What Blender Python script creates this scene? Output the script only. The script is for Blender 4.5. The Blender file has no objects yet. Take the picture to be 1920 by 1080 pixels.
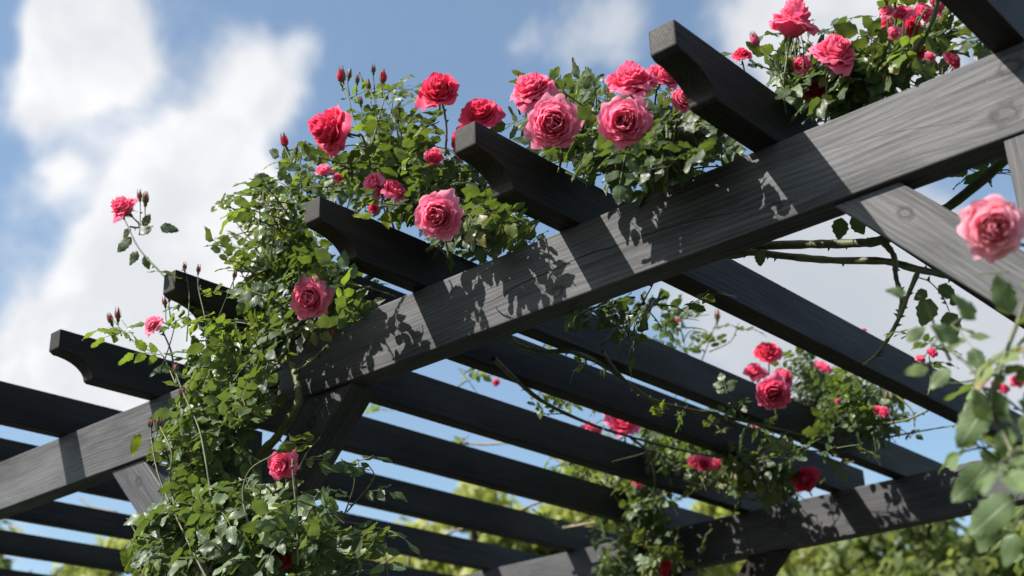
import bpy, math, random
import numpy as np
from mathutils import Vector, Matrix
random.seed(7); RNG = np.random.default_rng(11)
SC = bpy.context.scene; COL = SC.collection
CH = 1.30                                   # camera height over the grass
# ---------------------------------------------------------------- camera
YAW, PIT, ROL, FPX = -0.7101, 0.4145, -0.0383, 2486.5
_f = np.array([math.sin(YAW)*math.cos(PIT), math.cos(YAW)*math.cos(PIT), math.sin(PIT)])
_r = np.array([math.cos(YAW), -math.sin(YAW), 0.0]); _u = np.cross(_r, _f)
_c, _s = math.cos(ROL), math.sin(ROL)
_r, _u = _c*_r+_s*_u, -_s*_r+_c*_u
cam_d = bpy.data.cameras.new('camera'); cam = bpy.data.objects.new('camera', cam_d); COL.objects.link(cam)
cam.matrix_world = Matrix(((_r[0], _u[0], -_f[0], 0), (_r[1], _u[1], -_f[1], 0), (_r[2], _u[2], -_f[2], CH), (0, 0, 0, 1)))
cam_d.sensor_width = 36; cam_d.lens = FPX/1920*36; cam_d.clip_end = 2000; cam_d.clip_start = .05
cam_d.dof.use_dof = True; cam_d.dof.focus_distance = 2.65; cam_d.dof.aperture_fstop = 3.6; cam_d.dof.aperture_blades = 7
SC.camera = cam

def ray(x, y): return _f + _r*(x-960)/FPX - _u*(y-540)/FPX
def at(x, y, Y):                              # the point where a line of sight meets the vertical plane y = Y
    d = ray(x, y); p = d*(Y/d[1]); return np.array([p[0], p[1], p[2]+CH])
def proj(P):
    P = np.asarray(P, float) - np.array([0, 0, CH]); d = P@_f
    return 960+FPX*(P@_r)/d, 540-FPX*(P@_u)/d
CAMV = lambda a, b, c: (lambda v: v/np.linalg.norm(v))(_r*a + _u*b - _f*c)   # right, up, towards the viewer

# ---------------------------------------------------------------- node helpers
def new_mat(name):
    m = bpy.data.materials.new(name); m.use_nodes = True; nt = m.node_tree
    for n in list(nt.nodes): nt.nodes.remove(n)
    return m, nt
class N:
    def __init__(s, nt): s.nt = nt
    def __call__(s, typ, inputs=None, **props):
        n = s.nt.nodes.new(typ)
        for k, v in props.items(): setattr(n, k, v)
        for k, v in (inputs or {}).items():
            if hasattr(v, 'is_output') or isinstance(v, bpy.types.NodeSocket): s.nt.links.new(v, n.inputs[k])
            else: n.inputs[k].default_value = v
        return n
    def m(s, op, a, b=None, c=None, clamp=False):
        i = {0: a}
        if b is not None: i[1] = b
        if c is not None: i[2] = c
        n = s('ShaderNodeMath', i, operation=op); n.use_clamp = clamp; return n.outputs[0]
    def ss(s, v, a, b, lo=0.0, hi=1.0):
        n = s('ShaderNodeMapRange', {0: v, 1: a, 2: b, 3: lo, 4: hi}); n.interpolation_type = 'SMOOTHSTEP'; return n.outputs[0]
    def lin(s, v, a, b, lo=0.0, hi=1.0):
        return s('ShaderNodeMapRange', {0: v, 1: a, 2: b, 3: lo, 4: hi}).outputs[0]
    def mix(s, f, a, b, blend='MIX'):
        n = s.nt.nodes.new('ShaderNodeMix'); n.data_type = 'RGBA'; n.blend_type = blend
        for k, v in ((0, f), (6, a), (7, b)):
            if isinstance(v, bpy.types.NodeSocket): s.nt.links.new(v, n.inputs[k])
            else: n.inputs[k].default_value = v
        return n.outputs[2]
def rgb(r, g, b): return (r, g, b, 1.0)

# ---------------------------------------------------------------- materials
def wood_mat(name, dark, light, knots=(), cracks=(), rough=.62, spec=.3):
    m, nt = new_mat(name); n = N(nt)
    tc = n('ShaderNodeTexCoord'); oi = n('ShaderNodeObjectInfo')
    off = n('ShaderNodeCombineXYZ', {0: n.m('MULTIPLY', oi.outputs['Random'], 37.0), 1: n.m('MULTIPLY', oi.outputs['Random'], 5.3), 2: n.m('MULTIPLY', oi.outputs['Random'], 9.1)})
    sp0 = n('ShaderNodeSeparateXYZ', {0: tc.outputs['Object']})
    x, y, z = sp0.outputs
    # grain lines run along local x; knots push them aside
    zz = z; kmask = None; kring = None
    for (kx, kz, kr) in knots:
        dx = n.m('MULTIPLY', n.m('SUBTRACT', x, kx), 0.42); dz = n.m('SUBTRACT', z, kz)
        d2 = n.m('ADD', n.m('MULTIPLY', dx, dx), n.m('MULTIPLY', dz, dz))
        g = n.m('DIVIDE', kr*kr*3.0, n.m('ADD', d2, kr*kr*2.2))
        zz = n.m('ADD', zz, n.m('MULTIPLY', n.m('MULTIPLY', g, dz), -.55))
        dxx = n.m('SUBTRACT', x, kx)
        dk = n.m('SQRT', n.m('ADD', n.m('MULTIPLY', n.m('MULTIPLY', dxx, dxx), .6), n.m('MULTIPLY', dz, dz)))
        wob = n('ShaderNodeTexNoise', {'Vector': tc.outputs['Object'], 'Scale': 60.0, 'Detail': 2.0}).outputs[0]
        dk = n.m('ADD', dk, n.m('MULTIPLY', n.m('SUBTRACT', wob, .5), kr*1.5))
        ring = n.m('MULTIPLY', n.ss(dk, kr*.40, kr*.8), n.ss(dk, kr*.80, kr*1.7, 1.0, 0.0))
        core = n.m('MULTIPLY', n.ss(dk, kr*.1, kr*.75, 1, 0), .22)
        mk = n.m('ADD', ring, core)
        kmask = mk if kmask is None else n.m('MAXIMUM', kmask, mk)
    sway = n('ShaderNodeTexNoise', {'Vector': n('ShaderNodeMapping', {'Vector': tc.outputs['Object'], 'Scale': (1, .3, 1.2)}).outputs[0], 'Scale': 2.6, 'Detail': 1.0}).outputs[0]
    zz = n.m('ADD', zz, n.m('MULTIPLY', n.m('SUBTRACT', sway, .5), .022))
    base = n('ShaderNodeCombineXYZ', {0: x, 1: y, 2: zz}).outputs[0]
    vec = n('ShaderNodeVectorMath', {0: base, 1: off.outputs[0]}, operation='ADD').outputs[0]
    def stretched(sx, sy, sz, scale, detail, rough_=.5, dist=0.0):
        mp = n('ShaderNodeMapping', {'Vector': vec, 'Scale': (sx, sy, sz)})
        return n('ShaderNodeTexNoise', {'Vector': mp.outputs[0], 'Scale': scale, 'Detail': detail, 'Roughness': rough_, 'Distortion': dist}).outputs[0]
    low = stretched(.25, 1, 1, 9.0, 3.0)
    bend = stretched(.16, .5, .5, 7.0, 1.0)
    # annual rings: a sine over the height, bent by slow noise
    ph = n.m('ADD', n.m('MULTIPLY', n.m('ADD', n('ShaderNodeSeparateXYZ', {0: vec}).outputs[2], n.m('MULTIPLY', n('ShaderNodeSeparateXYZ', {0: vec}).outputs[1], .8)), 620.0), n.m('MULTIPLY', bend, 55.0))
    rings = n.m('POWER', n.m('ADD', n.m('MULTIPLY', n.m('SINE', ph), .5), .5), 1.6)
    fine = stretched(.03, 1, 1, 420.0, 4.0, .6)
    fine2 = stretched(.012, 1, 1, 900.0, 2.0, .6)
    streak = stretched(.02, 1, 1, 120.0, 3.0, .55)
    v = n.m('ADD', n.m('MULTIPLY', rings, .07), n.m('ADD', n.m('MULTIPLY', fine, .46), n.m('ADD', n.m('MULTIPLY', streak, .34), n.m('MULTIPLY', low, .50))))
    v = n.ss(v, .44, .94)
    c = n.mix(v, rgb(*dark), rgb(*light))
    worn = n('ShaderNodeTexNoise', {'Vector': n('ShaderNodeMapping', {'Vector': vec, 'Scale': (.35, 1, 1)}).outputs[0], 'Scale': 14.0, 'Detail': 5.0, 'Roughness': .65}).outputs[0]
    c = n.mix(n.ss(worn, .52, .72, 0, .45), c, rgb(dark[0]*.75, dark[1]*.75, dark[2]*.75))
    spk = n.ss(n('ShaderNodeTexNoise', {'Vector': vec, 'Scale': 260.0, 'Detail': 1.0}).outputs[0], .66, .8)
    c = n.mix(n.m('MULTIPLY', spk, .25), c, rgb(light[0]*1.8, light[1]*1.8, light[2]*1.75))
    bumpv = n.m('ADD', n.m('MULTIPLY', rings, .18), n.m('ADD', n.m('MULTIPLY', fine, .5), n.m('MULTIPLY', fine2, .35)))
    if kmask is not None:
        c = n.mix(n.m('MULTIPLY', kmask, .72), c, rgb(dark[0]*.28, dark[1]*.28, dark[2]*.3))
        bumpv = n.m('SUBTRACT', bumpv, n.m('MULTIPLY', kmask, .9))
    for (pts, wid, x0, x1, z0, z1) in cracks:   # a drying check: a dark split along a curve z(x)
        t = n.lin(x, x0, x1)
        fc = n('ShaderNodeFloatCurve', {1: t}); cv = fc.mapping.curves[0]
        for k, (a, b) in enumerate(pts):
            if k < 2: cv.points[k].location = (a, b)
            else: cv.points.new(a, b)
        fc.mapping.update()
        zc = n.lin(fc.outputs[0], 0, 1, z0, z1)
        jig = n('ShaderNodeTexNoise', {'Vector': n('ShaderNodeMapping', {'Vector': tc.outputs['Object'], 'Scale': (1, .01, .01)}).outputs[0], 'Scale': 45.0, 'Detail': 3.0}).outputs[0]
        zc = n.m('ADD', zc, n.m('MULTIPLY', n.m('SUBTRACT', jig, .5), .006))
        d = n.m('ABSOLUTE', n.m('SUBTRACT', z, zc))
        env = n.m('MULTIPLY', n.ss(t, 0, .08), n.ss(t, .55, 1.0, 1.0, .25))
        inx = n.m('MULTIPLY', n.m('GREATER_THAN', x, x0), n.m('LESS_THAN', x, x1))
        w = n.m('MULTIPLY', n.m('MULTIPLY', env, n.lin(jig, .3, .7, .5, 1.3)), wid)
        mk = n.m('MULTIPLY', n.m('LESS_THAN', d, w), inx)
        c = n.mix(mk, c, rgb(.002, .002, .002)); bumpv = n.m('SUBTRACT', bumpv, n.m('MULTIPLY', mk, 2.0))
    b = n('ShaderNodeBump', {'Height': bumpv, 'Strength': .4, 'Distance': .0006})
    pr = n('ShaderNodeBsdfPrincipled', {'Base Color': c, 'Roughness': n.lin(v, 0, 1, rough+.08, rough-.08), 'Normal': b.outputs[0], 'Specular IOR Level': spec})
    o = n('ShaderNodeOutputMaterial', {0: pr.outputs[0]}); return m

def leaf_mat(name, darkc, midc, yellow, trans=.35, rough=.34, sheen=0.0):
    m, nt = new_mat(name); n = N(nt)
    a = n('ShaderNodeAttribute', attribute_name='leaf'); s = n('ShaderNodeSeparateXYZ', {0: a.outputs['Vector']})
    u, v, r = s.outputs
    tc = n('ShaderNodeTexCoord')
    c = n.mix(n.ss(r, 0.0, .55), rgb(*darkc), rgb(*midc)); c = n.mix(n.ss(r, .78, 1.0), c, rgb(*yellow)); c = n.mix(n.m('MULTIPLY', n.ss(r, .985, 1.0), n.lin(v, .3, 1)), c, rgb(.20, .10, .03))
    blot = n('ShaderNodeTexNoise', {'Vector': tc.outputs['Object'], 'Scale': 70.0, 'Detail': 3.0}).outputs[0]
    c = n.mix(n.ss(blot, .35, .75, 0, .45), c, rgb(midc[0]*1.5, midc[1]*1.35, midc[2]))
    au = n.m('ABSOLUTE', u)
    mid = n.ss(au, .03, .10, 1, 0)
    vn = n.m('SINE', n.m('MULTIPLY', n.m('SUBTRACT', v, n.m('MULTIPLY', au, .22)), 48.0))
    side = n.m('MULTIPLY', n.ss(vn, .80, 1.0), .5)
    veins = n.m('MAXIMUM', mid, side)
    c = n.mix(n.m('MULTIPLY', veins, .35), c, rgb(midc[0]*2.3+.02, midc[1]*1.9+.02, midc[2]*2+.01))
    sp = n('ShaderNodeTexNoise', {'Vector': tc.outputs['Object'], 'Scale': 210.0, 'Detail': 1.0}).outputs[0]
    c = n.mix(n.m('MULTIPLY', n.ss(sp, .70, .76), n.ss(r, .2, .7, .1, .7)), c, rgb(.09, .05, .02))
    b = n('ShaderNodeBump', {'Height': n.m('SUBTRACT', n.m('MULTIPLY', blot, .6), n.m('MULTIPLY', veins, .9)), 'Strength': .5, 'Distance': .0012})
    g = n('ShaderNodeNewGeometry')
    cb = n.mix(n.m('MULTIPLY', g.outputs['Backfacing'], .45), c, rgb(.16, .24, .10))
    ro = n.m('ADD', n.lin(g.outputs['Backfacing'], 0, 1, rough, rough+.3), n.m('MULTIPLY', n.m('SUBTRACT', blot, .5), .25))
    pr = n('ShaderNodeBsdfPrincipled', {'Base Color': cb, 'Roughness': ro, 'Normal': b.outputs[0], 'Specular IOR Level': .42})
    tr = n('ShaderNodeBsdfTranslucent', {'Color': n.mix(.5, c, rgb(.30, .42, .03)), 'Normal': b.outputs[0]})
    mx = n('ShaderNodeMixShader', {0: trans, 1: pr.outputs[0], 2: tr.outputs[0]})
    n('ShaderNodeOutputMaterial', {0: mx.outputs[0]}); return m

def petal_mat(name, inner, outer, edge, trans=.46):
    m, nt = new_mat(name); n = N(nt)
    a = n('ShaderNodeAttribute', attribute_name='leaf'); s = n('ShaderNodeSeparateXYZ', {0: a.outputs['Vector']})
    u, v, r = s.outputs; tc = n('ShaderNodeTexCoord')
    t = n('ShaderNodeAttribute', attribute_name='ring').outputs['Fac']
    c = n.mix(t, rgb(*inner), rgb(*outer))
    au = n.m('ABSOLUTE', u)
    no = n('ShaderNodeTexNoise', {'Vector': tc.outputs['Object'], 'Scale': 55.0, 'Detail': 3.0}).outputs[0]
    rim = n.ss(n.m('ADD', n.m('MAXIMUM', v, n.m('MULTIPLY', au, .93)), n.m('MULTIPLY', n.m('SUBTRACT', no, .5), .25)), .62, 1.02)
    c = n.mix(n.m('MULTIPLY', rim, .75), c, rgb(*edge))
    c = n.mix(n.m('MULTIPLY', n.ss(v, 0.0, .35, 1, 0), .5), c, rgb(inner[0]*.97, inner[1]*.8, inner[2]*.8))
    c = n.mix(n.m('MULTIPLY', r, .25), c, rgb(*edge))
    vn = n('ShaderNodeTexNoise', {'Vector': n('ShaderNodeCombineXYZ', {0: n.m('MULTIPLY', u, 26.0), 1: n.m('MULTIPLY', v, 2.2), 2: n.m('MULTIPLY', r, 30)}).outputs[0], 'Scale': 1.0, 'Detail': 2.0}).outputs[0]
    c = n.mix(n.ss(vn, .45, .75, 0, .22), c, rgb(inner[0], inner[1]*.8, inner[2]*.8))
    b = n('ShaderNodeBump', {'Height': n.m('ADD', vn, no), 'Strength': .35, 'Distance': .001})
    pr = n('ShaderNodeBsdfPrincipled', {'Base Color': c, 'Roughness': .55, 'Normal': b.outputs[0], 'Specular IOR Level': .3, 'Sheen Weight': .15})
    tr = n('ShaderNodeBsdfTranslucent', {'Color': c})
    mx = n('ShaderNodeMixShader', {0: trans, 1: pr.outputs[0], 2: tr.outputs[0]})
    n('ShaderNodeOutputMaterial', {0: mx.outputs[0]}); return m

def bark_mat(name, c1, c2, scale=60, rough=.6):
    m, nt = new_mat(name); n = N(nt); tc = n('ShaderNodeTexCoord')
    no = n('ShaderNodeTexNoise', {'Vector': tc.outputs['Object'], 'Scale': scale, 'Detail': 4.0, 'Roughness': .6}).outputs[0]
    no2 = n('ShaderNodeTexNoise', {'Vector': tc.outputs['Object'], 'Scale': scale*.2, 'Detail': 2.0}).outputs[0]
    c = n.mix(n.ss(n.m('ADD', n.m('MULTIPLY', no, .5), n.m('MULTIPLY', no2, .5)), .35, .65), rgb(*c1), rgb(*c2))
    b = n('ShaderNodeBump', {'Height': no, 'Strength': .6, 'Distance': .002})
    pr = n('ShaderNodeBsdfPrincipled', {'Base Color': c, 'Roughness': rough, 'Normal': b.outputs[0]})
    n('ShaderNodeOutputMaterial', {0: pr.outputs[0]}); return m

# ---------------------------------------------------------------- mesh helpers
def mesh_from(name, V, F, smooth=True, attrs=None):
    me = bpy.data.meshes.new(name); V = np.asarray(V, float)
    me.from_pydata([tuple(v) for v in V], [], [tuple(f) for f in F])
    if smooth: me.polygons.foreach_set('use_smooth', [True]*len(me.polygons))
    for an, (typ, data) in (attrs or {}).items():
        at_ = me.attributes.new(an, typ, 'POINT')
        at_.data.foreach_set('vector' if typ == 'FLOAT_VECTOR' else 'value', np.asarray(data, np.float32).ravel())
    me.update(); return me
def link(name, me, mats, parent=None, loc=(0, 0, 0), rot=None):
    o = bpy.data.objects.new(name, me); COL.objects.link(o)
    for m in (mats if isinstance(mats, (list, tuple)) else [mats]):
        if not me.materials or len(me.materials) < len(mats if isinstance(mats, (list, tuple)) else [mats]): me.materials.append(m)
    if parent: o.parent = parent
    o.location = tuple(loc)
    if rot is not None: o.rotation_mode = 'QUATERNION'; o.rotation_quaternion = rot
    return o
def empty(name, loc, label, cat, group=None):
    o = bpy.data.objects.new(name, None); COL.objects.link(o); o.location = tuple(loc); o.empty_display_size = .1
    o['label'] = label; o['category'] = cat
    if group: o['group'] = group
    return o

def smooth_path(pts, sub=5):
    P = [np.array(p, float) for p in pts]
    if len(P) < 3:
        return [P[0]*(1-t)+P[1]*t for t in np.linspace(0, 1, 4)]
    Q = [2*P[0]-P[1]]+P+[2*P[-1]-P[-2]]; out = []
    for i in range(1, len(Q)-2):
        for k in range(sub):
            t = k/sub; a, b, c, d = Q[i-1:i+3]
            out.append(.5*((2*b)+(-a+c)*t+(2*a-5*b+4*c-d)*t*t+(-a+3*b-3*c+d)*t**3))
    out.append(P[-1]); return out
class Stems:                                   # many twigs of one plant in one mesh
    def __init__(s): s.V = []; s.F = []; s.T = []
    def tube(s, pts, r0, r1, sides=6, thorns=0.0, knob=0.0, keep=False): s.T.append((pts, r0, r1, sides, thorns, knob, keep))
    def make(s):
        for q in s.T: s._tube(*q)
        s.T = []; return s
    def _tube(s, pts, r0, r1, sides, thorns, knob, kp):
        P = smooth_path(pts); n = len(P); rings = []; prev = None
        if not kp and r0 < .0032 and DISCS:        # thin twigs do not cross in front of a bloom
            A = np.array(P); cx, cy = proj(A); ds = (A-np.array([0, 0, CH]))@_f
            for (bx, by, br, bd) in DISCS:
                if (((cx-bx)**2+(cy-by)**2 < (br*.95)**2) & (ds < bd+.01) & (ds > bd-.6)).any(): return
        for i, p in enumerate(P):
            d = P[min(i+1, n-1)] - P[max(i-1, 0)]; d = d/(np.linalg.norm(d)+1e-9)
            if prev is None:
                a = np.cross(d, [0, 0, 1.0])
                if np.linalg.norm(a) < .1: a = np.cross(d, [1.0, 0, 0])
            else: a = prev - d*(prev@d)
            a = a/(np.linalg.norm(a)+1e-9); b = np.cross(d, a); prev = a
            t = i/(n-1); r = (r0*(1-t)+r1*t)*(1+knob*(math.sin(i*2.7+r0*999)+.8*math.sin(i*1.13)))
            rings.append(len(s.V))
            for k in range(sides):
                an = 2*math.pi*k/sides; s.V.append(p + (a*math.cos(an)+b*math.sin(an))*r)
            if thorns and random.random() < thorns and 0 < i < n-1:
                an = random.uniform(0, 6.28); q = a*math.cos(an)+b*math.sin(an); L = random.uniform(.005, .009)+r*.3
                w = np.cross(q, d); c0 = p+q*r*.7; o2 = len(s.V)
                s.V += [c0+d*.004, c0-d*.003+w*.0018, c0-d*.003-w*.0018, c0+q*L-d*.004]
                s.F += [(o2, o2+1, o2+3), (o2+1, o2+2, o2+3), (o2+2, o2, o2+3)]
        for i in range(n-1):
            a, b = rings[i], rings[i+1]
            for k in range(sides):
                k2 = (k+1) % sides; s.F.append((a+k, a+k2, b+k2, b+k))
        s.F.append(tuple(rings[-1]+k for k in range(sides)))
    def build(s, name, mat, parent, P0): return link(name, mesh_from(name, s.make().V, s.F), mat, parent, -np.asarray(P0))

class Leaves:                                  # rose leaflets of one plant in one mesh
    NV, NU = 10, 3
    def __init__(s): s.items = []
    def leaflet(s, p, d, nrm, L, W, rnd, fold=.35, droop=.25): s.items.append((p, d, nrm, L, W, rnd, fold, droop))
    def compound(s, st, p, d, up, L, rnd, pairs=2, size=.042):
        d = d/np.linalg.norm(d); side = np.cross(d, up); side /= np.linalg.norm(side)+1e-9; nrm = np.cross(side, d)
        P = []; q = np.array(p, float); dd = d.copy()
        for k in range(6):
            P.append(q.copy()); q = q+dd*L/5; dd = dd+np.array([0, 0, -.09]); dd /= np.linalg.norm(dd)
        if st is not None: st.tube([P[0], P[2], P[4], P[5]], .0011, .0006, 4)
        for k in range(pairs):
            b = P[5-2*k-2] if 5-2*k-2 >= 1 else P[1]
            for sg in (-1, 1):
                dr = d*random.uniform(.35, .65)+side*sg; dr += RNG.normal(0, .12, 3)
                sc = size*(1-.13*k)*random.uniform(.85, 1.1)
                n2 = nrm+RNG.normal(0, .22, 3)+side*sg*random.uniform(-.1, .35)
                s.leaflet(b+side*sg*.003, dr, n2, sc, sc*random.uniform(.55, .68), min(1, max(0, rnd+random.uniform(-.12, .12))), random.uniform(.1, .5), random.uniform(.05, .5))
        sc = size*random.uniform(1.0, 1.2)
        s.leaflet(P[5], dd+RNG.normal(0, .1, 3), nrm+RNG.normal(0, .15, 3), sc, sc*random.uniform(.6, .7), rnd, random.uniform(.1, .45), random.uniform(.05, .5))
    def mesh(s, name):
        I = s.items; NV, NC = s.NV, 5; cols = np.array([-1, -.5, 0, .5, 1.0]); vv = np.linspace(0, 1, NV)
        p = np.array([q[0] for q in I]); d = np.array([q[1] for q in I]); nr = np.array([q[2] for q in I]); L, W, rnd, fold, droop = [np.array([q[k] for q in I]) for k in range(3, 8)]
        d = d/(np.linalg.norm(d, axis=1)[:, None]+1e-9)
        mid = p+d*(L*.5)[:, None]; cx, cy = proj(mid); dist = (mid-np.array([0, 0, CH]))@_f
        keep = np.ones(len(I), bool)
        for (bx, by, br, bd) in DISCS: keep &= ~(((cx-bx)**2+(cy-by)**2 < (br*.98)**2) & (dist < bd+.03) & (dist > bd-.6))
        p, d, nr, L, W, rnd, fold, droop = [q[keep] for q in (p, d, nr, L, W, rnd, fold, droop)]; n = len(p)
        nr = nr-d*np.sum(nr*d, 1)[:, None]; nr = nr/(np.linalg.norm(nr, axis=1)[:, None]+1e-6); sd = np.cross(d, nr)
        w = .5*(np.sin(np.pi*vv**.78).clip(0)**.75)*(1-.12*vv); w[0] = .02; w[-1] = 0
        ser = 1+.09*np.where(np.arange(NV) % 2 == 0, 1, -1)*(vv > .08)
        w = W[:, None]*w[None]; wob = .07*W[:, None]*np.sin(vv[None]*9+rnd[:, None]*40+np.arange(n)[:, None])
        V = np.zeros((n, NV, NC, 3)); A = np.zeros((n, NV, NC, 3))
        for c, u in enumerate(cols):
            ww = w*(ser if abs(u) == 1 else 1); x = vv[None]*L[:, None]; lat = u*ww
            up = abs(u)*w*fold[:, None]-(droop*L)[:, None]*vv[None]**2*.6+wob*u-(u*u)*w*.25
            V[:, :, c] = p[:, None]+d[:, None]*x[..., None]+sd[:, None]*lat[..., None]+nr[:, None]*up[..., None]
            A[:, :, c, 0] = u; A[:, :, c, 1] = vv; A[:, :, c, 2] = rnd[:, None]
        base = np.array([[(r*NC+c, r*NC+c+1, (r+1)*NC+c+1, (r+1)*NC+c) for c in range(NC-1)] for r in range(NV-1)]).reshape(-1, 4)
        F = (base[None]+np.arange(n)[:, None, None]*NV*NC).reshape(-1, 4)
        return quads_mesh(name, V.reshape(-1, 3), F, {'leaf': ('FLOAT_VECTOR', A.reshape(-1, 3))})
DISCS = []
def quads_mesh(name, V, F, attrs, smooth=True):
    me = bpy.data.meshes.new(name); nv, nf = len(V), len(F)
    me.vertices.add(nv); me.vertices.foreach_set('co', np.ascontiguousarray(V, np.float32).ravel())
    me.loops.add(nf*4); me.loops.foreach_set('vertex_index', np.ascontiguousarray(F, np.int32).ravel())
    me.polygons.add(nf); me.polygons.foreach_set('loop_start', np.arange(nf, dtype=np.int32)*4)
    me.polygons.foreach_set('use_smooth', np.full(nf, smooth)); me.update(calc_edges=True)
    for an, (typ, data) in attrs.items():
        at_ = me.attributes.new(an, typ, 'POINT'); at_.data.foreach_set('vector', np.ascontiguousarray(data, np.float32).ravel())
    return me

def inpoly(x, y, poly):
    c = False; j = len(poly)-1
    for i in range(len(poly)):
        xi, yi = poly[i]; xj, yj = poly[j]
        if (yi > y) != (yj > y) and x < (xj-xi)*(y-yi)/(yj-yi)+xi: c = not c
        j = i
    return c
UPN = np.array([-.30, -.55, .85])
# stretches of timber and open sky that stay free of leaves, as where the plant has been tied back
CLEAR = [[(640, 622), (905, 505), (1190, 392), (1455, 285), (1560, 240), (1869, 118), (1920, 100), (1920, 250), (1449, 425), (1300, 475), (870, 640), (640, 720), (590, 730)],
         [(1262, 20), (1545, 225), (1500, 262), (1455, 275), (1340, 200), (1300, 160), (1230, 105), (1215, 35)], [(872, 225), (905, 218), (1030, 292), (1075, 350), (1130, 372), (1100, 420), (1040, 415), (950, 366), (875, 290)],
         [(570, 370), (605, 362), (720, 412), (850, 480), (800, 550), (760, 545), (640, 500), (575, 425)], [(284, 490), (305, 488), (400, 522), (455, 555), (420, 600), (340, 565), (285, 540)], [(84, 602), (112, 602), (285, 658), (305, 745), (145, 710), (85, 650)],
         [(0, 690), (250, 760), (322, 740), (250, 850), (300, 880), (290, 940), (215, 965), (225, 1090), (0, 1090)], [(700, 720), (1000, 600), (1010, 640), (760, 950), (720, 900), (590, 860), (560, 800), (600, 740)],
         [(505, 850), (470, 830), (495, 770), (540, 735), (520, 690), (560, 645), (650, 600), (640, 720), (590, 760), (560, 850)],
         [(1600, 250), (1760, 260), (1920, 600), (1920, 640), (1840, 590), (1690, 480), (1560, 385)]]
def clear_at(p):
    x, y = proj(p)
    return any(inpoly(x, y, c) for c in CLEAR)
def spray(lv, st, p, d, L, nl, rnd, size, r0=.0022, ok=None):
    """a leafy twig: a curved stem with compound leaves up its sides"""
    d = np.array(d, float); d /= np.linalg.norm(d); P = [np.array(p, float)]; dd = d.copy()
    for k in range(5):
        dd = dd+RNG.normal(0, .16, 3)+np.array([0, 0, -.05]); dd /= np.linalg.norm(dd); P.append(P[-1]+dd*L/5)
    if st is not None and not clear_at(P[5]) and not clear_at(P[3]): st.tube([P[0], P[2], P[4], P[5]], r0, .0009, 5, thorns=.12)
    for k in range(nl):
        t = (k+.7)/nl*5; i = min(4, int(t)); q = P[i]+(P[i+1]-P[i])*(t-i)
        ld = RNG.normal(0, 1, 3); ld -= dd*(ld@dd)*.6; ld = ld/np.linalg.norm(ld)+dd*.5+np.array([0, -.25, 0.05])
        up = UPN+RNG.normal(0, .38, 3)
        ld = ld/np.linalg.norm(ld); tip = q+ld*size*2.0
        if clear_at(tip) or clear_at(q+ld*size*.9) or (ok is not None and not ok(tip)): continue
        lv.compound(st, q, ld, up, random.uniform(.05, .075)*size/.042, min(1, max(0, rnd+random.gauss(0, .2))), random.choice((2, 2, 3)) if size > .03 else 2, size*random.uniform(.8, 1.1))
def fill(lv, st, poly, yr, count, size=.038, zmin=None, rnd=(.1, .9), up=.5, L=(.07, .15), nl=(3, 5), avoid=True):
    """leafy twigs through the depth range yr, kept where the photographed mass stands"""
    xs = [q[0] for q in poly]; ys = [q[1] for q in poly]; k = 0; tries = 0
    mx, my = sum(xs)/len(xs), sum(ys)/len(ys); big = [(mx+(a-mx)*1.06, my+(b-my)*1.06) for a, b in poly]
    def ok(t): x, y = proj(t); return inpoly(x, y, big) or random.random() < .28
    while k < count and tries < count*60:
        tries += 1
        x, y = random.uniform(min(xs), max(xs)), random.uniform(min(ys), max(ys))
        if not inpoly(x, y, poly): continue
        Y = random.uniform(*yr); p = at(x, y, Y)
        if avoid and (blocked(p) or clear_at(p)): continue
        k += 1
        d = RNG.normal(0, 1, 3); d[2] = abs(d[2])*up+d[2]*(1-up)
        d[1] -= .2
        spray(lv, st, p, d, random.uniform(*L), random.randint(*nl), random.uniform(*rnd), size, ok=ok)

# ---------------------------------------------------------------- pergola measures
YB = 1.8535; ZT = 1.1563+CH; HB = .15; TB = .062; HR = .108; TR = .045; Y2 = 4.097; OV = .30
RAF = {'0': -.522, 'A': -.965, 'B': -1.413, 'C': -1.836, 'D': -2.07, 'T': -2.328, 'E': -2.438, 'F': -2.812, 'G': -3.247, 'H': -3.705, 'I': -4.16, 'J': -4.65, 'K': -5.25}
def blocked(p, m=.008):
    x, y, z = p
    if YB-m < y < YB+TB+m and ZT-HB-m < z < ZT+m: return True
    if ZT-m < z < ZT+HR+m:
        for k, xr in RAF.items():
            if xr-TR-m < x < xr+m: return True
    return False

KN = [(at(1885, 215, YB), .0155), (at(1895, 128, YB), .014), (at(1455, 388, YB), .008), (at(1045, 548, YB), .011)]
BX0, BX1 = -6.2, 1.2
bc = np.array([(BX0+BX1)/2, YB+TB/2, ZT-HB/2])
CR = [(893, 578), (930, 560), (980, 531), (1050, 500), (1110, 474), (1150, 463), (1200, 444), (1300, 414), (1380, 398), (1440, 384), (1500, 378)]
crl = [at(a, b, YB)-bc for a, b in CR]
cx0, cx1 = crl[0][0], crl[-1][0]; cz0, cz1 = min(q[2] for q in crl)-.002, max(q[2] for q in crl)+.002
crp = [((q[0]-cx0)/(cx1-cx0), (q[2]-cz0)/(cz1-cz0)) for q in crl]
CR2 = [at(a, b, YB)-bc for a, b in [(1560, 280), (1660, 252), (1760, 235), (1860, 222)]]
c2x0, c2x1 = CR2[0][0], CR2[-1][0]; c2z0, c2z1 = min(q[2] for q in CR2)-.002, max(q[2] for q in CR2)+.002
cr2p = [((q[0]-c2x0)/(c2x1-c2x0), (q[2]-c2z0)/(c2z1-c2z0)) for q in CR2]
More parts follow.
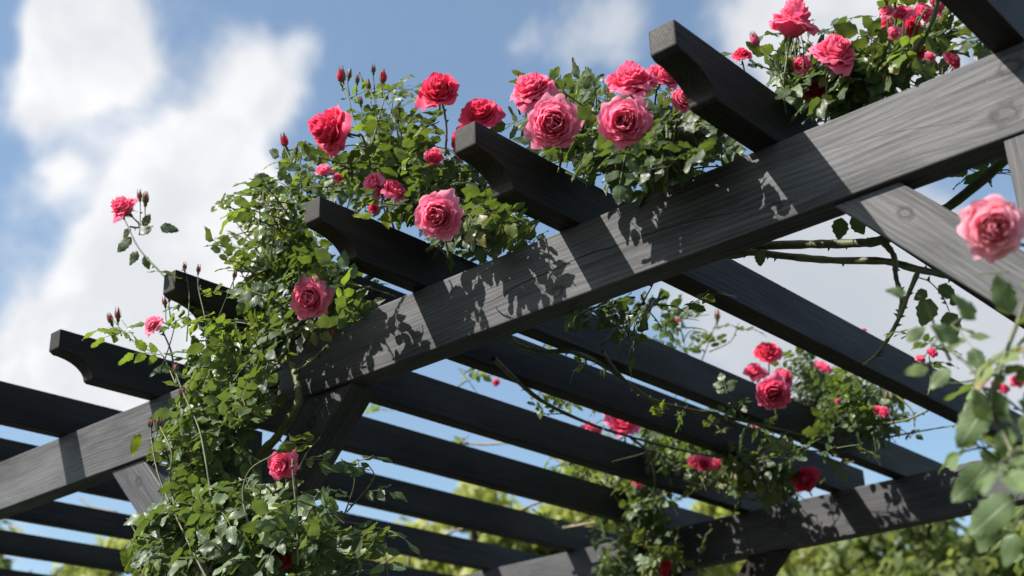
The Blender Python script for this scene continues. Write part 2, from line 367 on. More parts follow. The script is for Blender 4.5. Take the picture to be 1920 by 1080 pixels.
BEAM = wood_mat('charcoal stained beam wood', (.020, .0205, .0225), (.104, .105, .110),
                knots=[((k-bc)[0], (k-bc)[2], r) for k, r in KN], cracks=[(crp, .0016, cx0, cx1, cz0, cz1), (cr2p, .0005, c2x0, c2x1, c2z0, c2z1)])
WOOD = wood_mat('charcoal stained wood', (.010, .0088, .0076), (.034, .029, .025), rough=.6, spec=.2)
WOOD2 = wood_mat('greyed stained wood', (.023, .0235, .0255), (.090, .0905, .095), knots=[(.085, .004, .010)])

def timber(name, prof, width, mat, parent, P0, mw, bevel=.003):
    """prof: closed outline in local x (length) and z (height), extruded over the width in local y, centred"""
    n = len(prof); V = [(x, -width/2, z) for x, z in prof]+[(x, width/2, z) for x, z in prof]
    F = [tuple(range(n)), tuple(range(2*n-1, n-1, -1))]+[(i, i+n, (i+1) % n+n, (i+1) % n) for i in range(n)]
    me = mesh_from(name, V, F, False); me.validate()
    o = link(name, me, mat, parent)
    M = Matrix(mw); M.translation = M.translation - Vector(P0); o.matrix_local = M
    bm = o.modifiers.new('soft edges', 'BEVEL'); bm.width = bevel; bm.segments = 2; bm.limit_method = 'ANGLE'; bm.angle_limit = math.radians(50)
    return o
def fix_normals(o):
    import bmesh
    bm = bmesh.new(); bm.from_mesh(o.data); bmesh.ops.recalc_face_normals(bm, faces=bm.faces); bm.to_mesh(o.data); bm.free()
P0 = np.array([-2.55, YB+TB/2, 0.0])
perg = empty('pergola', P0, 'charcoal stained timber pergola with scalloped rafter tails draped in climbing roses', 'pergola')
def box_prof(L, H): return [(-L/2, -H/2), (L/2, -H/2), (L/2, H/2), (-L/2, H/2)]
def frame(loc, xaxis, yaxis):
    xa = Vector(xaxis).normalized(); ya = Vector(yaxis).normalized(); za = xa.cross(ya)
    M = Matrix((xa, ya, za)).transposed().to_4x4(); M.translation = Vector(loc); return M
b1 = timber('beam', box_prof(BX1-BX0, HB), TB, BEAM, perg, P0, frame(bc, (1, 0, 0), (0, 1, 0))); fix_normals(b1)
b1['label'] = 'near grey beam lit by the sun, cracked and knotted, carrying the rafter tails'
b2 = timber('beam', box_prof(7.6, HB+.006), TB, WOOD2, perg, P0, frame((-2.4, Y2+TB/2, ZT-HB/2-.003), (1, 0, 0), (0, 1, 0))); fix_normals(b2)
b2['label'] = 'far beam under the low ends of the rafters, dappled with leaf shadow'
def rafter_prof(y0, y1, tail0=True, tail1=True):
    """local x runs along the rafter; scooped ends"""
    # nose, hollow, underside
    L = [(y0, HR), (y0, HR-.049)]
    if tail0:
        L.append((y0+.012, HR-.056))
        for k in range(1, 11):
            a = math.pi/2*k/10; L.append((y0+.012+.090*math.sin(a), (HR-.060)*math.cos(a)+.004))
        L.append((y0+.111, 0.0))
    else: L[1] = (y0, 0.0)
    R = [(y1, HR), (y1, HR-.049)]
    if tail1:
        R.append((y1-.012, HR-.056))
        for k in range(1, 11):
            a = math.pi/2*k/10; R.append((y1-.012-.090*math.sin(a), (HR-.060)*math.cos(a)+.004))
        R.append((y1-.111, 0.0))
    else: R[1] = (y1, 0.0)
    return L+R[::-1]
for k, xr in RAF.items():
    y0, y1 = YB-OV, Y2+.06+OV; t0 = t1 = True
    if k == 'T': y1 = YB+TB+.10; t1 = False
    if k == 'E': y0 = YB+.006; t0 = False
    if k == 'D': y0 = YB+.006; y1 = Y2+.19; t0 = t1 = False
    if k in 'BCFGH': y0 += {'B': .004, 'C': -.003, 'F': .005, 'G': -.004, 'H': .002}[k]
    if k == '0': y0 -= .02
    pr = [(a-(y0+y1)/2, b) for a, b in rafter_prof(y0, y1, t0, t1)]
    wd = .053 if k in '0AB' else TR
    if k in 'IJK': pr = [(a, b*.76) for a, b in pr]
    o = timber('rafter', pr, wd, WOOD, perg, P0, frame((xr-wd/2, (y0+y1)/2, ZT), (0, 1, 0), (-1, 0, 0))); fix_normals(o)
def post(x0, x1, y0, y1, mat=WOOD2):
    top = ZT-HB-.001
    o = timber('post', box_prof(top, x1-x0), y1-y0, mat, perg, P0, frame(((x0+x1)/2, (y0+y1)/2, top/2), (0, 0, 1), (0, 1, 0))); fix_normals(o); return o
post(-2.62, -2.49, YB-.03, YB+.09); post(-.588, -.47, YB+.004, YB+.10)
post(-2.86, -2.74, Y2-.02, Y2+.09, WOOD); post(-.62, -.5, Y2-.02, Y2+.09, WOOD)
def brace(xt, zt, xb, zb, y, w, t, mat):
    """knee brace: its centre line from (xt,zt) under the beam to (xb,zb) on the post"""
    v = np.array([xb-xt, zb-zt]); L = np.hypot(*v); d = v/L
    # ends cut level under the beam and plumb against the post
    nrm = np.array([-d[1], d[0]]); pr = []
    for s in (1, -1):
        e = -(s*nrm[1]*w/2)/d[1]; pr.append((e, s*w/2))
    for s in (-1, 1):
        e = L-(s*nrm[0]*w/2)/d[0]; pr.append((e, s*w/2))
    pr = [(a, b) for a, b in pr]
    ya = np.cross([-d[1]*1.0, 0, d[0]], [d[0], 0, d[1]])   # z x x = y
    M = frame((xt, y+t/2, zt), (d[0], 0, d[1]), ya)
    # local z must be nrm
    M = Matrix(((d[0], ya[0], nrm[0], xt), (0, ya[1], 0, y+t/2), (d[1], ya[2], nrm[1], zt), (0, 0, 0, 1)))
    o = timber('knee_brace', pr, t, mat, perg, P0, M); fix_normals(o); return o
zb = ZT-HB-.001
brace(-.826, zb, -.589, zb-.255, YB+.012, .088, .04, WOOD2)
brace(-2.155, zb, -2.489, zb-.335, YB+.010, .105, .078, WOOD2)
brace(-2.950, zb, -2.621, zb-.33, YB+.010, .105, .078, WOOD2)
brace(-2.385, zb, -2.739, zb-.355, Y2+.010, .11, .045, WOOD)
brace(-.97, zb, -.621, zb-.35, Y2+.010, .11, .045, WOOD)
# ---------------------------------------------------------------- roses
LEAF = leaf_mat('rose leaf', (.018, .034, .016), (.042, .070, .027), (.115, .140, .022), trans=.26, rough=.44)
LEAFY = leaf_mat('young rose leaf', (.040, .085, .018), (.090, .150, .020), (.22, .24, .02), trans=.45)
LEAFG = leaf_mat('pale rose leaf', (.045, .078, .036), (.095, .140, .065), (.15, .19, .05), trans=.26, rough=.44)
LEAFN = leaf_mat('large near rose leaf', (.050, .088, .038), (.100, .150, .065), (.15, .20, .06), trans=.30, rough=.46)
CANE = bark_mat('green rose cane', (.030, .040, .014), (.115, .125, .045), 45)
CANEB = bark_mat('brown rose cane', (.05, .035, .018), (.14, .11, .06))
CANED = bark_mat('dry rose cane', (.10, .075, .05), (.22, .17, .11))
SEPAL = bark_mat('rose calyx', (.045, .085, .022), (.09, .12, .035), 90, .5)
PINK = petal_mat('light pink petal', (.96, .13, .36), (.94, .17, .36), (.96, .38, .50))
ROSE = petal_mat('rose pink petal', (.93, .065, .24), (.93, .095, .27), (.95, .26, .40))
CRIM = petal_mat('crimson petal', (.78, .010, .075), (.88, .030, .13), (.91, .11, .23))
PALE = petal_mat('pale pink petal', (.94, .20, .36), (.95, .33, .45), (.97, .58, .65))
PMAT = {'pale': PALE, 'pink': PINK, 'rose': ROSE, 'crimson': CRIM}
PWORD = {'pale': 'pale pink', 'pink': 'light pink', 'rose': 'rose pink', 'crimson': 'deep crimson'}

def bloom_mesh(seed, npet=60, R=.052, openness=1.0, ragged=.0, dome=0.0):
    rg = np.random.default_rng(seed); V = []; F = []; A = []; RI = []
    NUU, NVV = 11, 8
    for i in range(npet):
        t = (i+.5)/npet
        if ragged and rg.random() < ragged*.3 and t > .3: continue
        phi = i*2.39996+rg.normal(0, .22)
        cx = cy = 0.0
        if t < .5:
            q = rg.integers(0, 3)*2.094+seed; g = R*.15*(1-t*1.6)*openness; cx, cy = g*math.cos(q), g*math.sin(q)
        r1 = R*(.05+.70*t**.80)*openness*(1+rg.normal(0, .05)); r0 = .003+.010*t
        H = R*(.60+(.16+dome*.25)*(1-t)+.10*math.sin(min(1, t*1.25)*math.pi)-.12*t**2.2)*(1+rg.normal(0, .05))
        lip = max(0, (t-.30)/.70); Wd = R*(.26+.46*t)*(1+rg.normal(0, .12))
        curl = (1-t)**2*.22; tilt = rg.normal(0, .06); k1, k2, k3 = rg.uniform(0, 6.28, 3)
        notch = rg.uniform(-.10, .20); off = len(V); rr = rg.random(); off_ang = rg.normal(0, .06)
        lipv = lip*(1+rg.normal(0, .25)+ragged*rg.normal(0, .8))
        for a in range(NVV):
            v = a/(NVV-1)
            for b in range(NUU):
                u = b/(NUU-1)*2-1
                edge = 1-abs(u)**4.5*.26-notch*math.exp(-((u-off_ang)/.18)**2)*.45+.035*math.sin(u*8+k1)
                ve = v*edge; wid = math.sin(math.pi*(.12+.50*v))**.9
                r = r0+(r1-r0)*(1-max(0, 1-ve)**2.4)
                r -= curl*r1*max(0, ve-.5)**1.3*1.6
                z = H*ve**1.02
                g = max(0, ve-.52)/.48
                r += lipv*R*.27*g**1.4; z -= lipv*R*.30*g**2.0
                r += R*.040*math.sin(u*5.0+k1)*v*v*(.5+t)+R*.020*math.sin(u*10+k2)*v**3*(.4+t)
                z += R*.045*math.sin(u*4.2+k2)*v**3*(.4+t)+R*.02*math.sin(u*9+k3)*v**3
                r -= R*.05*(1-abs(u))*v*v*(t > .25)*.6
                rad = max(r, .0022); ang = max(-1.6, min(1.6, Wd*wid/max(rad, .004)*u))
                p = phi+ang; x, y = rad*math.cos(p)+cx*v, rad*math.sin(p)+cy*v
                z += tilt*x
                V.append((x, y, z)); A.append((u, v, rr)); RI.append(t)
        for a in range(NVV-1):
            for b in range(NUU-1):
                q = off+a*NUU+b; F.append((q, q+1, q+1+NUU, q+NUU))
    return mesh_from('rose_bloom', V, F, True, {'leaf': ('FLOAT_VECTOR', A), 'ring': ('FLOAT', RI)})
def calyx_mesh(R=.052):
    V = []; F = []
    prof = [(.0, -.030), (.0022, -.029), (.0022, -.014), (.0045, -.010), (.0058, -.004), (.0062, .000), (.009, .003), (.004, .006)]
    S = 10
    for r, z in prof:
        for k in range(S): V.append((r*math.cos(6.2832*k/S), r*math.sin(6.2832*k/S), z))
    for a in range(len(prof)-1):
        for k in range(S): k2 = (k+1) % S; F.append((a*S+k, a*S+k2, (a+1)*S+k2, (a+1)*S+k))
    for j in range(5):
        p = 6.2832*j/5; o = len(V); L = .024
        for a in range(7):
            t = a/6; w = .0042*(1-t)**.8*(1+.5*math.sin(t*9)**2)+.0002; r = .006+L*t*.85; z = .002+(.010*t-.020*t*t)+(.004 if j % 2 else -.003)*t
            for b in (-1, 0, 1):
                x, y = r, b*w; V.append((x*math.cos(p)-y*math.sin(p), x*math.sin(p)+y*math.cos(p), z+(0 if b else -.0012)))
        for a in range(6):
            for b in range(2): q = o+a*3+b; F.append((q, q+1, q+4, q+3))
    return mesh_from('calyx', V, F, True)
def bud_mesh(seed, fat=1.0):
    rg = np.random.default_rng(seed); V = []; F = []; A = []; RI = []
    for i in range(6):
        phi = i*2.4; o = len(V)
        for a in range(9):
            v = a/8; r = .0078*fat*math.sin(math.pi*(.18+.74*v))**.8*(1-.10*(i < 3)); z = .002+.024*v
            for b in range(9):
                u = b/8*2-1; p = phi+u*1.25*(1-.35*v); rad = r*(1+.04*math.sin(u*4+i))+.0004*i
                V.append((rad*math.cos(p), rad*math.sin(p), z*(1-.05*u*u*(v > .6))+.0015*(i % 3 == 0)*v)); A.append((u, v*.7, .2)); RI.append(.4)
        for a in range(8):
            for b in range(8): q = o+a*9+b; F.append((q, q+1, q+10, q+9))
    return mesh_from('rose_bud', V, F, True, {'leaf': ('FLOAT_VECTOR', A), 'ring': ('FLOAT', RI)})
def budcalyx_mesh():
    V = []; F = []
    prof = [(.0, -.020), (.0014, -.019), (.0016, -.010), (.0042, -.006), (.0052, -.002), (.0048, .001), (.0066, .005), (.0070, .008)]
    S = 8
    for r, z in prof:
        for k in range(S): V.append((r*math.cos(6.2832*k/S), r*math.sin(6.2832*k/S), z))
    for a in range(len(prof)-1):
        for k in range(S): k2 = (k+1) % S; F.append((a*S+k, a*S+k2, (a+1)*S+k2, (a+1)*S+k))
    for j in range(5):
        p0 = 6.2832*j/5+.3; o = len(V)
        for a in range(8):
            t = a/7; z = .004+.030*t; r = .0084*math.sin(math.pi*min(1, .35+.55*t))**.7+.0006+.006*max(0, t-.7)*(j % 2)
            hw = .62*(1-t)**.75+.03
            for b in (-1, 0, 1): V.append((r*math.cos(p0+b*hw*.8), r*math.sin(p0+b*hw*.8), z))
        for a in range(7):
            for b in range(2): q = o+a*3+b; F.append((q, q+1, q+4, q+3))
    return mesh_from('calyx', V, F, True)
BL = [bloom_mesh(3, 66, openness=1.08), bloom_mesh(8, 74, openness=1.12), bloom_mesh(14, 60, openness=.98, dome=.8), bloom_mesh(21, 46, openness=.95, dome=.5), bloom_mesh(33, 24, openness=1.15, ragged=1.1), bloom_mesh(47, 60, openness=1.05, dome=.4), bloom_mesh(52, 78, openness=1.18)]
CAL = calyx_mesh(); BUD = bud_mesh(5); BCAL = budcalyx_mesh()
CAL.materials.append(SEPAL); BCAL.materials.append(SEPAL)
_mcache = {}
def with_mat(me, mat):
    k = (me.name, mat.name)
    if k not in _mcache: q = me.copy(); q.materials.clear(); q.materials.append(mat); _mcache[k] = q
    return _mcache[k]
def orient(fwd, spin=0.0):
    q = Vector((0, 0, 1)).rotation_difference(Vector(fwd)); return q @ Vector((1, 0, 0)).rotation_difference(Vector((math.cos(spin), math.sin(spin), 0)))
class Plant:
    def __init__(s, base, label, cat='climbing rose', group=None):
        s.P0 = np.array(base, float); s.o = empty('climbing_rose', base, label, cat, group)
        s.lv = {}; s.st = Stems(); s.nb = 0
    def leaves(s, mat=None):
        mat = mat or LEAF
        if mat.name not in s.lv: s.lv[mat.name] = (Leaves(), mat)
        return s.lv[mat.name][0]
    def bloom(s, x, y, dia, fwd, col, Y, kind=0, label=None, target=None, squash=1.0, stalk=True):
        """the bloom's middle at pixel (x, y), at depth plane Y; fwd = (right, up, towards viewer)"""
        c = at(x, y, Y); dist = (c-np.array([0, 0, CH]))@_f; size = dia*1.02*dist/FPX     # metres across
        sc = size/(.052*1.95*[1.08, 1.12, .98, .95, 1.12, 1.05, 1.18][kind])
        d = CAMV(*fwd); p = c-d*.030*sc; DISCS.append((x, y, dia/2, dist))
        me = with_mat(BL[kind], PMAT[col]); b = bpy.data.objects.new('rose_bloom', me); COL.objects.link(b); b.parent = s.o
        b.location = tuple(p-s.P0); b.rotation_mode = 'QUATERNION'; b.rotation_quaternion = orient(d, random.uniform(0, 6.28)); b.scale = (sc, sc, sc*squash)
        b['label'] = label or (PWORD[col]+' rose bloom')
        k = bpy.data.objects.new('calyx', CAL); COL.objects.link(k); k.parent = b
        if stalk and dia > 24:
            e = p-d*.028*sc
            tg = np.array(target) if target is not None else e-d*.03+np.array([RNG.normal(0, .02), .01, -.09])
            mid = (e-d*.03*sc+tg)/2+RNG.normal(0, .006, 3)
            s.st.tube([e, e-d*.014*sc, mid, tg], .0021*sc**.5, .0026, 6, thorns=.15, keep=True)
        return p
    def bud(s, x, y, fwd, Y, sc=1.0, col='crimson', target=None, closed=False):
        c = at(x, y, Y); d = CAMV(*fwd); p = c-d*.012*sc
        me = with_mat(BUD, PMAT[col]); b = bpy.data.objects.new('rose_bud', me); COL.objects.link(b); b.parent = s.o
        b.location = tuple(p-s.P0); b.rotation_mode = 'QUATERNION'; b.rotation_quaternion = orient(d, random.uniform(0, 6)); b.scale = (sc*(.72 if closed else 1), sc*(.72 if closed else 1), sc*(.85 if closed else 1))
        k = bpy.data.objects.new('calyx', BCAL); COL.objects.link(k); k.parent = b
        if closed: k.scale = (1.35, 1.35, 1.15)
        e = p-d*.018*sc
        if target is not None: s.st.tube([e, (e-d*.02+np.array(target))/2+RNG.normal(0, .003, 3), target], .0013, .0017, 5, thorns=.1)
    def cane(s, pts, r0, r1, Y=None, thorns=.35, knob=.06, sides=8, keep=True):
        """pts: (px, py, depth plane) or (px, py) with Y"""
        P = [at(q[0], q[1], q[2] if len(q) > 2 else Y) for q in pts]; s.st.tube(P, r0, r1, sides, thorns, knob, keep); return P
    def low_cane(s, pts, gap, r0, r1, thorns=.5, knob=.1):
        """a cane tied along the undersides of the rafters, gap below them"""
        P = []
        for x, y in pts:
            d = ray(x, y); k = (ZT-gap-r0-CH)/d[2]; P.append(d*k+np.array([0, 0, CH]))
        s.st.tube(P, r0, r1, 8, thorns, knob, True); return P
    def twig(s, pts, Y, r=.0018, nleaf=3, size=.04, mat=None, rnd=(.3, .9), up=UPN):
        P = s.cane(pts, r, r*.6, Y, .2, .03, 5, False)
        for k in range(nleaf):
            t = (k+.6)/nleaf*(len(P)-1); i = int(t); q = P[i]+(P[min(i+1, len(P)-1)]-P[i])*(t-i)
            d = P[-1]-P[0]; d = d/np.linalg.norm(d); ld = d*.5+CAMV(random.choice((-1, 1)), random.uniform(-.3, .4), random.uniform(-.1, .5))
            s.leaves(mat).compound(s.st, q, ld, np.array(up)+RNG.normal(0, .25, 3), random.uniform(.05, .07), random.uniform(*rnd), 2, size)
        return P
    def one_leaf(s, x, y, ang, L, Y, rnd=.5, face=(0, 0, 1), W=.62, mat=None):
        """a single leaflet: tip points at angle ang in the picture, faces `face`"""
        p = at(x, y, Y); d = CAMV(math.cos(math.radians(ang)), math.sin(math.radians(ang)), .05)
        s.leaves(mat).leaflet(p, d, CAMV(*face), L, L*W, rnd, .2, .15)
    def fill(s, poly, yr, count, mat=None, **k): fill(s.leaves(mat), s.st, poly, yr, count, **k)
    def done(s, stem_mat=None):
        for nm, (lv, mat) in s.lv.items():
            f = link('foliage', lv.mesh('foliage'), mat, s.o, -s.P0)
        s.st.build('canes', stem_mat or CANE, s.o, s.P0)

# ---- the big rose on the left post and over the tails
R1 = Plant((-2.62, YB-.16, 0), 'large climbing rose smothering the left post and rafter tails, many pink and crimson blooms')
Yf = YB-.16
R1.cane([(470, 1300, YB-.10), (465, 1080, YB-.10), (480, 960, YB-.10), (486, 862, YB-.10), (519, 820, YB-.12), (547, 779, YB-.13), (560, 750, YB-.13), (558, 723, YB-.12), (552, 695, YB-.10), (535, 660, YB-.08), (560, 600, YB-.02), (600, 560, YB+.1)], .0105, .007, thorns=.3, knob=.09)
R1.cane([(552, 700, YB-.12), (585, 676, YB-.13), (616, 646, YB-.14)], .0042, .002, thorns=.2)
R1.cane([(500, 715, YB-.12), (520, 680, YB-.12), (541, 648, YB-.1), (560, 590, YB-.05)], .006, .004)
R1.cane([(400, 1300, YB-.08), (405, 1000, YB-.12), (380, 860, YB-.16), (350, 760, YB-.16), (330, 700, YB-.18)], .006, .0025)
R1.cane([(430, 1300, YB-.06), (440, 1000, YB-.08), (450, 850, YB-.08), (430, 700, YB-.10), (470, 560, YB-.05), (540, 470, YB+.05)], .008, .004)
R1.cane([(560, 600, YB+.02), (660, 540, YB+.06), (780, 470, YB+.08), (900, 440, YB+.1), (980, 425, YB+.12), (1080, 380, YB+.12)], .008, .005)
R1.cane([(800, 470, YB-.02), (870, 436, YB-.02), (960, 428, YB-.02)], .005, .003)
# leafy masses, bay by bay
post_poly = [(240, 1090), (250, 985), (330, 935), (300, 880), (280, 830), (330, 770), (355, 710), (420, 655), (520, 640), (545, 700), (500, 790), (470, 860), (430, 900), (440, 960), (520, 900), (560, 940), (640, 970), (690, 1010), (640, 1090)]
R1.fill(post_poly, (YB-.26, YB-.04), 75, size=.040, rnd=(.0, .75), L=(.06, .12))
R1.fill([(250, 1090), (260, 1000), (350, 950), (520, 960), (640, 1090)], (YB-.30, YB-.10), 12, size=.042, rnd=(.0, .6))
R1.fill([(300, 870), (300, 790), (400, 690), (480, 680), (500, 780), (430, 880)], (YB-.24, YB-.10), 46, LEAFG, size=.038, rnd=(.2, .8))
R1.fill([(250, 1090), (250, 960), (380, 900), (540, 930), (600, 1090)], (YB-.30, YB-.16), 56, LEAFG, size=.040, rnd=(.1, .8))
R1.fill([(310, 680), (330, 600), (400, 570), (470, 600), (480, 660), (400, 690)], (YB-.30, YB-.16), 8, LEAFY, size=.038, rnd=(.2, .9))
t_poly = [(455, 640), (455, 560), (490, 520), (480, 430), (530, 380), (590, 360), (620, 420), (660, 500), (740, 545), (640, 590), (560, 650)]
R1.fill(t_poly, (YB-.22, YB+.12), 90, size=.038, rnd=(.0, .75))
R1.fill(t_poly, (YB-.26, YB-.12), 14, LEAFY, size=.034)
R1.fill([(480, 480), (470, 420), (520, 370), (600, 340), (640, 370), (600, 450)], (YB-.2, YB+.0), 12, LEAFY, size=.032)
c_poly = [(600, 370), (600, 320), (670, 290), (720, 240), (790, 270), (870, 300), (910, 330), (960, 390), (1030, 420), (990, 450), (890, 480), (800, 430), (700, 390)]
R1.fill(c_poly, (YB-.16, YB+.28), 120, size=.038, rnd=(.0, .75))
R1.fill([(620, 350), (660, 280), (720, 240), (820, 280), (860, 340), (760, 380)], (YB-.2, YB+.1), 16, LEAFY, size=.032)
b_poly = [(930, 240), (950, 200), (1000, 215), (1090, 205), (1130, 230), (1200, 215), (1290, 215), (1330, 240), (1400, 285), (1330, 310), (1230, 345), (1180, 350), (1110, 310), (1000, 260)]
R1.fill(b_poly, (YB-.12, YB+.30), 118, size=.037, rnd=(.0, .7))
R1.fill([(1100, 250), (1240, 230), (1320, 250), (1380, 290), (1200, 330)], (YB-.22, YB-.02), 12, size=.034, rnd=(.1, .7))
R1.fill([(930, 220), (960, 200), (1090, 200), (1240, 210), (1300, 230), (1100, 240)], (YB-.10, YB+.1), 8, LEAFY, size=.03)
# leaves hanging just in front of the beam's top edge, whose shadows dapple it
for q in [(1060, 335), (1140, 350), (1075, 330), (1290, 300), (840, 450), (1010, 425)]:
    spray(R1.leaves(), R1.st, at(q[0], q[1]-12, YB-.16), CAMV(random.uniform(-1, 1), -.4, .3), .05, 2, .35, .036)
# hanging leaves seen under the beam
R1.fill([(1060, 570), (1120, 550), (1210, 545), (1225, 600), (1180, 640), (1100, 610)], (YB+.14, YB+.34), 17, size=.050, rnd=(.0, .5), up=0)
# shoots against the sky
P = R1.cane([(310, 520, YB-.26), (262, 468, YB-.28), (240, 425, YB-.28), (229, 402, YB-.28)], .0024, .0016, thorns=.2)
for a in [(262, 440, 35, .040, .3), (300, 425, -10, .045, .2), (246, 445, 225, .05, .45), (258, 470, 240, .040, .5), (270, 480, -70, .035, .6), (240, 428, 250, .03, .5), (268, 424, 60, .035, .3)]:
    R1.one_leaf(a[0], a[1], a[2], a[3], YB-.28, a[4], face=(random.uniform(-.5, .5), .4, .8))
R1.bloom(229, 387, 60, (-.55, .65, .35), 'rose', YB-.28, 2, 'small rose pink bloom alone on a shoot against the white cloud', target=at(244, 425, YB-.28), squash=1.15)
R1.bud(273, 373, (.05, 1, 0), YB-.28, .95, 'rose', at(262, 440, YB-.28), True); R1.bud(262, 366, (-.05, 1, 0), YB-.28, .8, 'rose', at(261, 440, YB-.28), True)
for pts, nl in [([(560, 330), (545, 300), (533, 275)], 1), ([(585, 350), (565, 315), (555, 290)], 1), ([(520, 400), (500, 370), (487, 350)], 2), ([(545, 390), (515, 365), (505, 352)], 2),
                ([(700, 300), (665, 230), (652, 175), (641, 155)], 1), ([(745, 290), (725, 235), (705, 190), (690, 165)], 2), ([(760, 300), (735, 215), (722, 185), (718, 157)], 3), ([(800, 330), (790, 270), (760, 240), (745, 225)], 3), ([(810, 320), (835, 265), (850, 230)], 1)]:
    R1.twig(pts, YB-.10, .0019, nl, .032, LEAFY if random.random() < .5 else LEAF)
for b in [(533, 265, -.15, 1.25, 0), (485, 340, -.35, 1.2, 0), (640, 143, -.1, 1.4, 0), (718, 145, .05, 1.2, 0), (655, 140, .2, .9, 1), (691, 160, -.1, .9, 1), (700, 130, 0, .8, 1), (676, 190, -.1, .8, 1), (506, 352, .3, .9, 1), (497, 365, .1, .8, 1), (556, 280, .1, .8, 1), (570, 270, .3, .7, 1), (745, 222, -.2, .8, 1), (670, 150, .1, .8, 1)]:
    R1.bud(b[0], b[1], (b[2], 1, .1), YB-.10, b[3]*.82, 'crimson', at(b[0]+random.uniform(-3, 12), b[1]+42, YB-.10), bool(b[4]))
for q in [[(395, 1100), (345, 1000), (300, 900), (285, 830), (282, 800)], [(330, 960), (318, 900), (322, 850), (300, 800)], [(400, 960), (385, 860), (372, 800), (345, 740), (330, 700)], [(470, 1000), (455, 930), (470, 880), (520, 850)], [(560, 1060), (556, 960), (550, 900), (548, 860)]]:
    R1.cane(q, .0026, .0014, YB-.31, .3, .06, 6)
for b in [(282, 795, 0), (298, 792, .2), (330, 690, 0), (341, 735, .2)]: R1.bud(b[0], b[1], (b[2], 1, .1), YB-.31, .7, 'pink', at(b[0]+3, b[1]+25, YB-.31), True)
# shoots at the left, over the tail
for pts, nl in [([(285, 660), (250, 640), (225, 615), (212, 600)], 1), ([(330, 720), (300, 660), (260, 640), (228, 600)], 2), ([(350, 640), (355, 560), (350, 520), (346, 500)], 1), ([(395, 680), (385, 600), (372, 540), (372, 505)], 1), ([(400, 620), (420, 570), (440, 520)], 1), ([(330, 640), (300, 600), (310, 575)], 2), ([(300, 700), (320, 640), (330, 600)], 2)]:
    R1.twig(pts, YB-.27, .0018, nl, .036, LEAFY)
for b in [(207, 599, -.3, .85), (221, 590, 0, .9), (346, 500, 0, .6), (372, 505, .1, .6), (440, 515, .2, .6), (318, 555, .1, .7), (309, 566, -.1, .7)]:
    R1.bud(b[0], b[1], (b[2], 1, .1), YB-.27, b[3], 'rose', at(b[0]+6, b[1]+38, YB-.27), True)
R1.bud(606, 628, (-.1, 1, .1), YB-.14, .7, 'rose', at(598, 662, YB-.13), True); R1.bud(622, 625, (.1, 1, .1), YB-.14, .8, 'rose', at(600, 662, YB-.13), True)
R1.twig([(640, 980), (665, 900), (640, 860)], YB-.10, .0018, 2, .04); R1.twig([(650, 960), (700, 900), (690, 870)], YB-.12, .0018, 2, .04)
R1.twig([(560, 880), (575, 850), (600, 820)], YB-.20, .0018, 2, .042); R1.twig([(640, 1010), (700, 990), (745, 1000)], YB-.10, .0018, 3, .042)
R1.one_leaf(262, 812, 250, .055, YB-.26, .98, (.2, .1, 1), .42, LEAFY); R1.one_leaf(238, 1020, 260, .05, YB-.24, .95, (0, .2, 1), .5, LEAFY)
R1.one_leaf(700, 405, 175, .04, YB-.33, .95, (0, .7, .7), .5, LEAFY)
Yt = YB-.19
for a in [(616, 243, 98, (-.80, .12, .55), 'crimson', Yt-.02, 2, 'large deep crimson bloom in profile, facing left'),
          (822, 166, 84, (-.12, .5, .75), 'crimson', Yt+.06, 3, 'bright crimson bloom topmost over the left foliage'),
          (900, 206, 82, (-.1, .5, .75), 'crimson', Yt+.12, 5, 'crimson bloom just above the second rafter tail'),
          (865, 262, 78, (-.6, .0, .6), 'crimson', Yt+.20, 5, 'crimson bloom half hidden behind the second rafter tail'),
          (996, 163, 92, (-.35, .65, .60), 'rose', Yt+.10, 1, 'rose pink bloom tipped up and to the left'),
          (1036, 231, 108, (-.12, -.02, 1), 'pink', Yt, 1, 'large light pink rosette facing the viewer, left of a pair'),
          (1182, 147, 104, (-.15, .85, .50), 'rose', Yt+.10, 6, 'wide rose pink bloom seen edge-on from below'),
          (1170, 226, 108, (-.15, .12, 1), 'pink', Yt, 6, 'large light pink cupped bloom facing the viewer, right of a pair'),
          (1250, 136, 66, (.3, .6, .5), 'rose', Yt+.14, 5, 'rose pink bloom half hidden behind the third rafter tail'),
          (1284, 186, 52, (.3, .3, .8), 'pink', Yt+.20, 2, None),
          (818, 404, 96, (-.22, -.12, .95), 'pink', YB-.30, 0, 'light pink rosette hanging beside a rafter tail'),
          (577, 561, 86, (-.25, -.02, .95), 'pink', YB-.24, 1, 'light pink rosette above the left post'),
          (812, 292, 46, (-.2, .3, .8), 'rose', Yt+.1, 4, None), (697, 338, 48, (-.3, .3, .6), 'pink', Yt+.06, 4, None), (740, 350, 60, (.3, .6, .5), 'rose', Yt+.08, 4, None), (715, 356, 40, (.0, .7, .5), 'rose', Yt+.10, 4, None),
          (606, 318, 40, (-.2, .7, .4), 'pink', Yt+.06, 4, None), (636, 332, 30, (.5, .5, .4), 'rose', Yt+.06, 4, None), (700, 390, 20, (0, .3, .8), 'crimson', YB-.2, 3, None),
          (283, 606, 46, (-.5, .5, .6), 'pink', YB-.28, 5, 'half open pale pink bloom over the leftmost shoots'),
          (524, 873, 68, (-.35, .0, .9), 'rose', YB-.22, 4, 'ragged rose pink bloom on the left post'), (528, 868, 50, (-.1, .2, .9), 'rose', YB-.21, 3, None),
          (533, 1048, 38, (-.2, .3, .8), 'crimson', YB-.2, 3, 'small crimson bloom low on the left post')]:
    R1.bloom(a[0], a[1], a[2], a[3], a[4], a[5], a[6], a[7], squash=(1.35 if a[3][1] > .6 else 1.25 if a[6] in (2, 3) else 1.0))
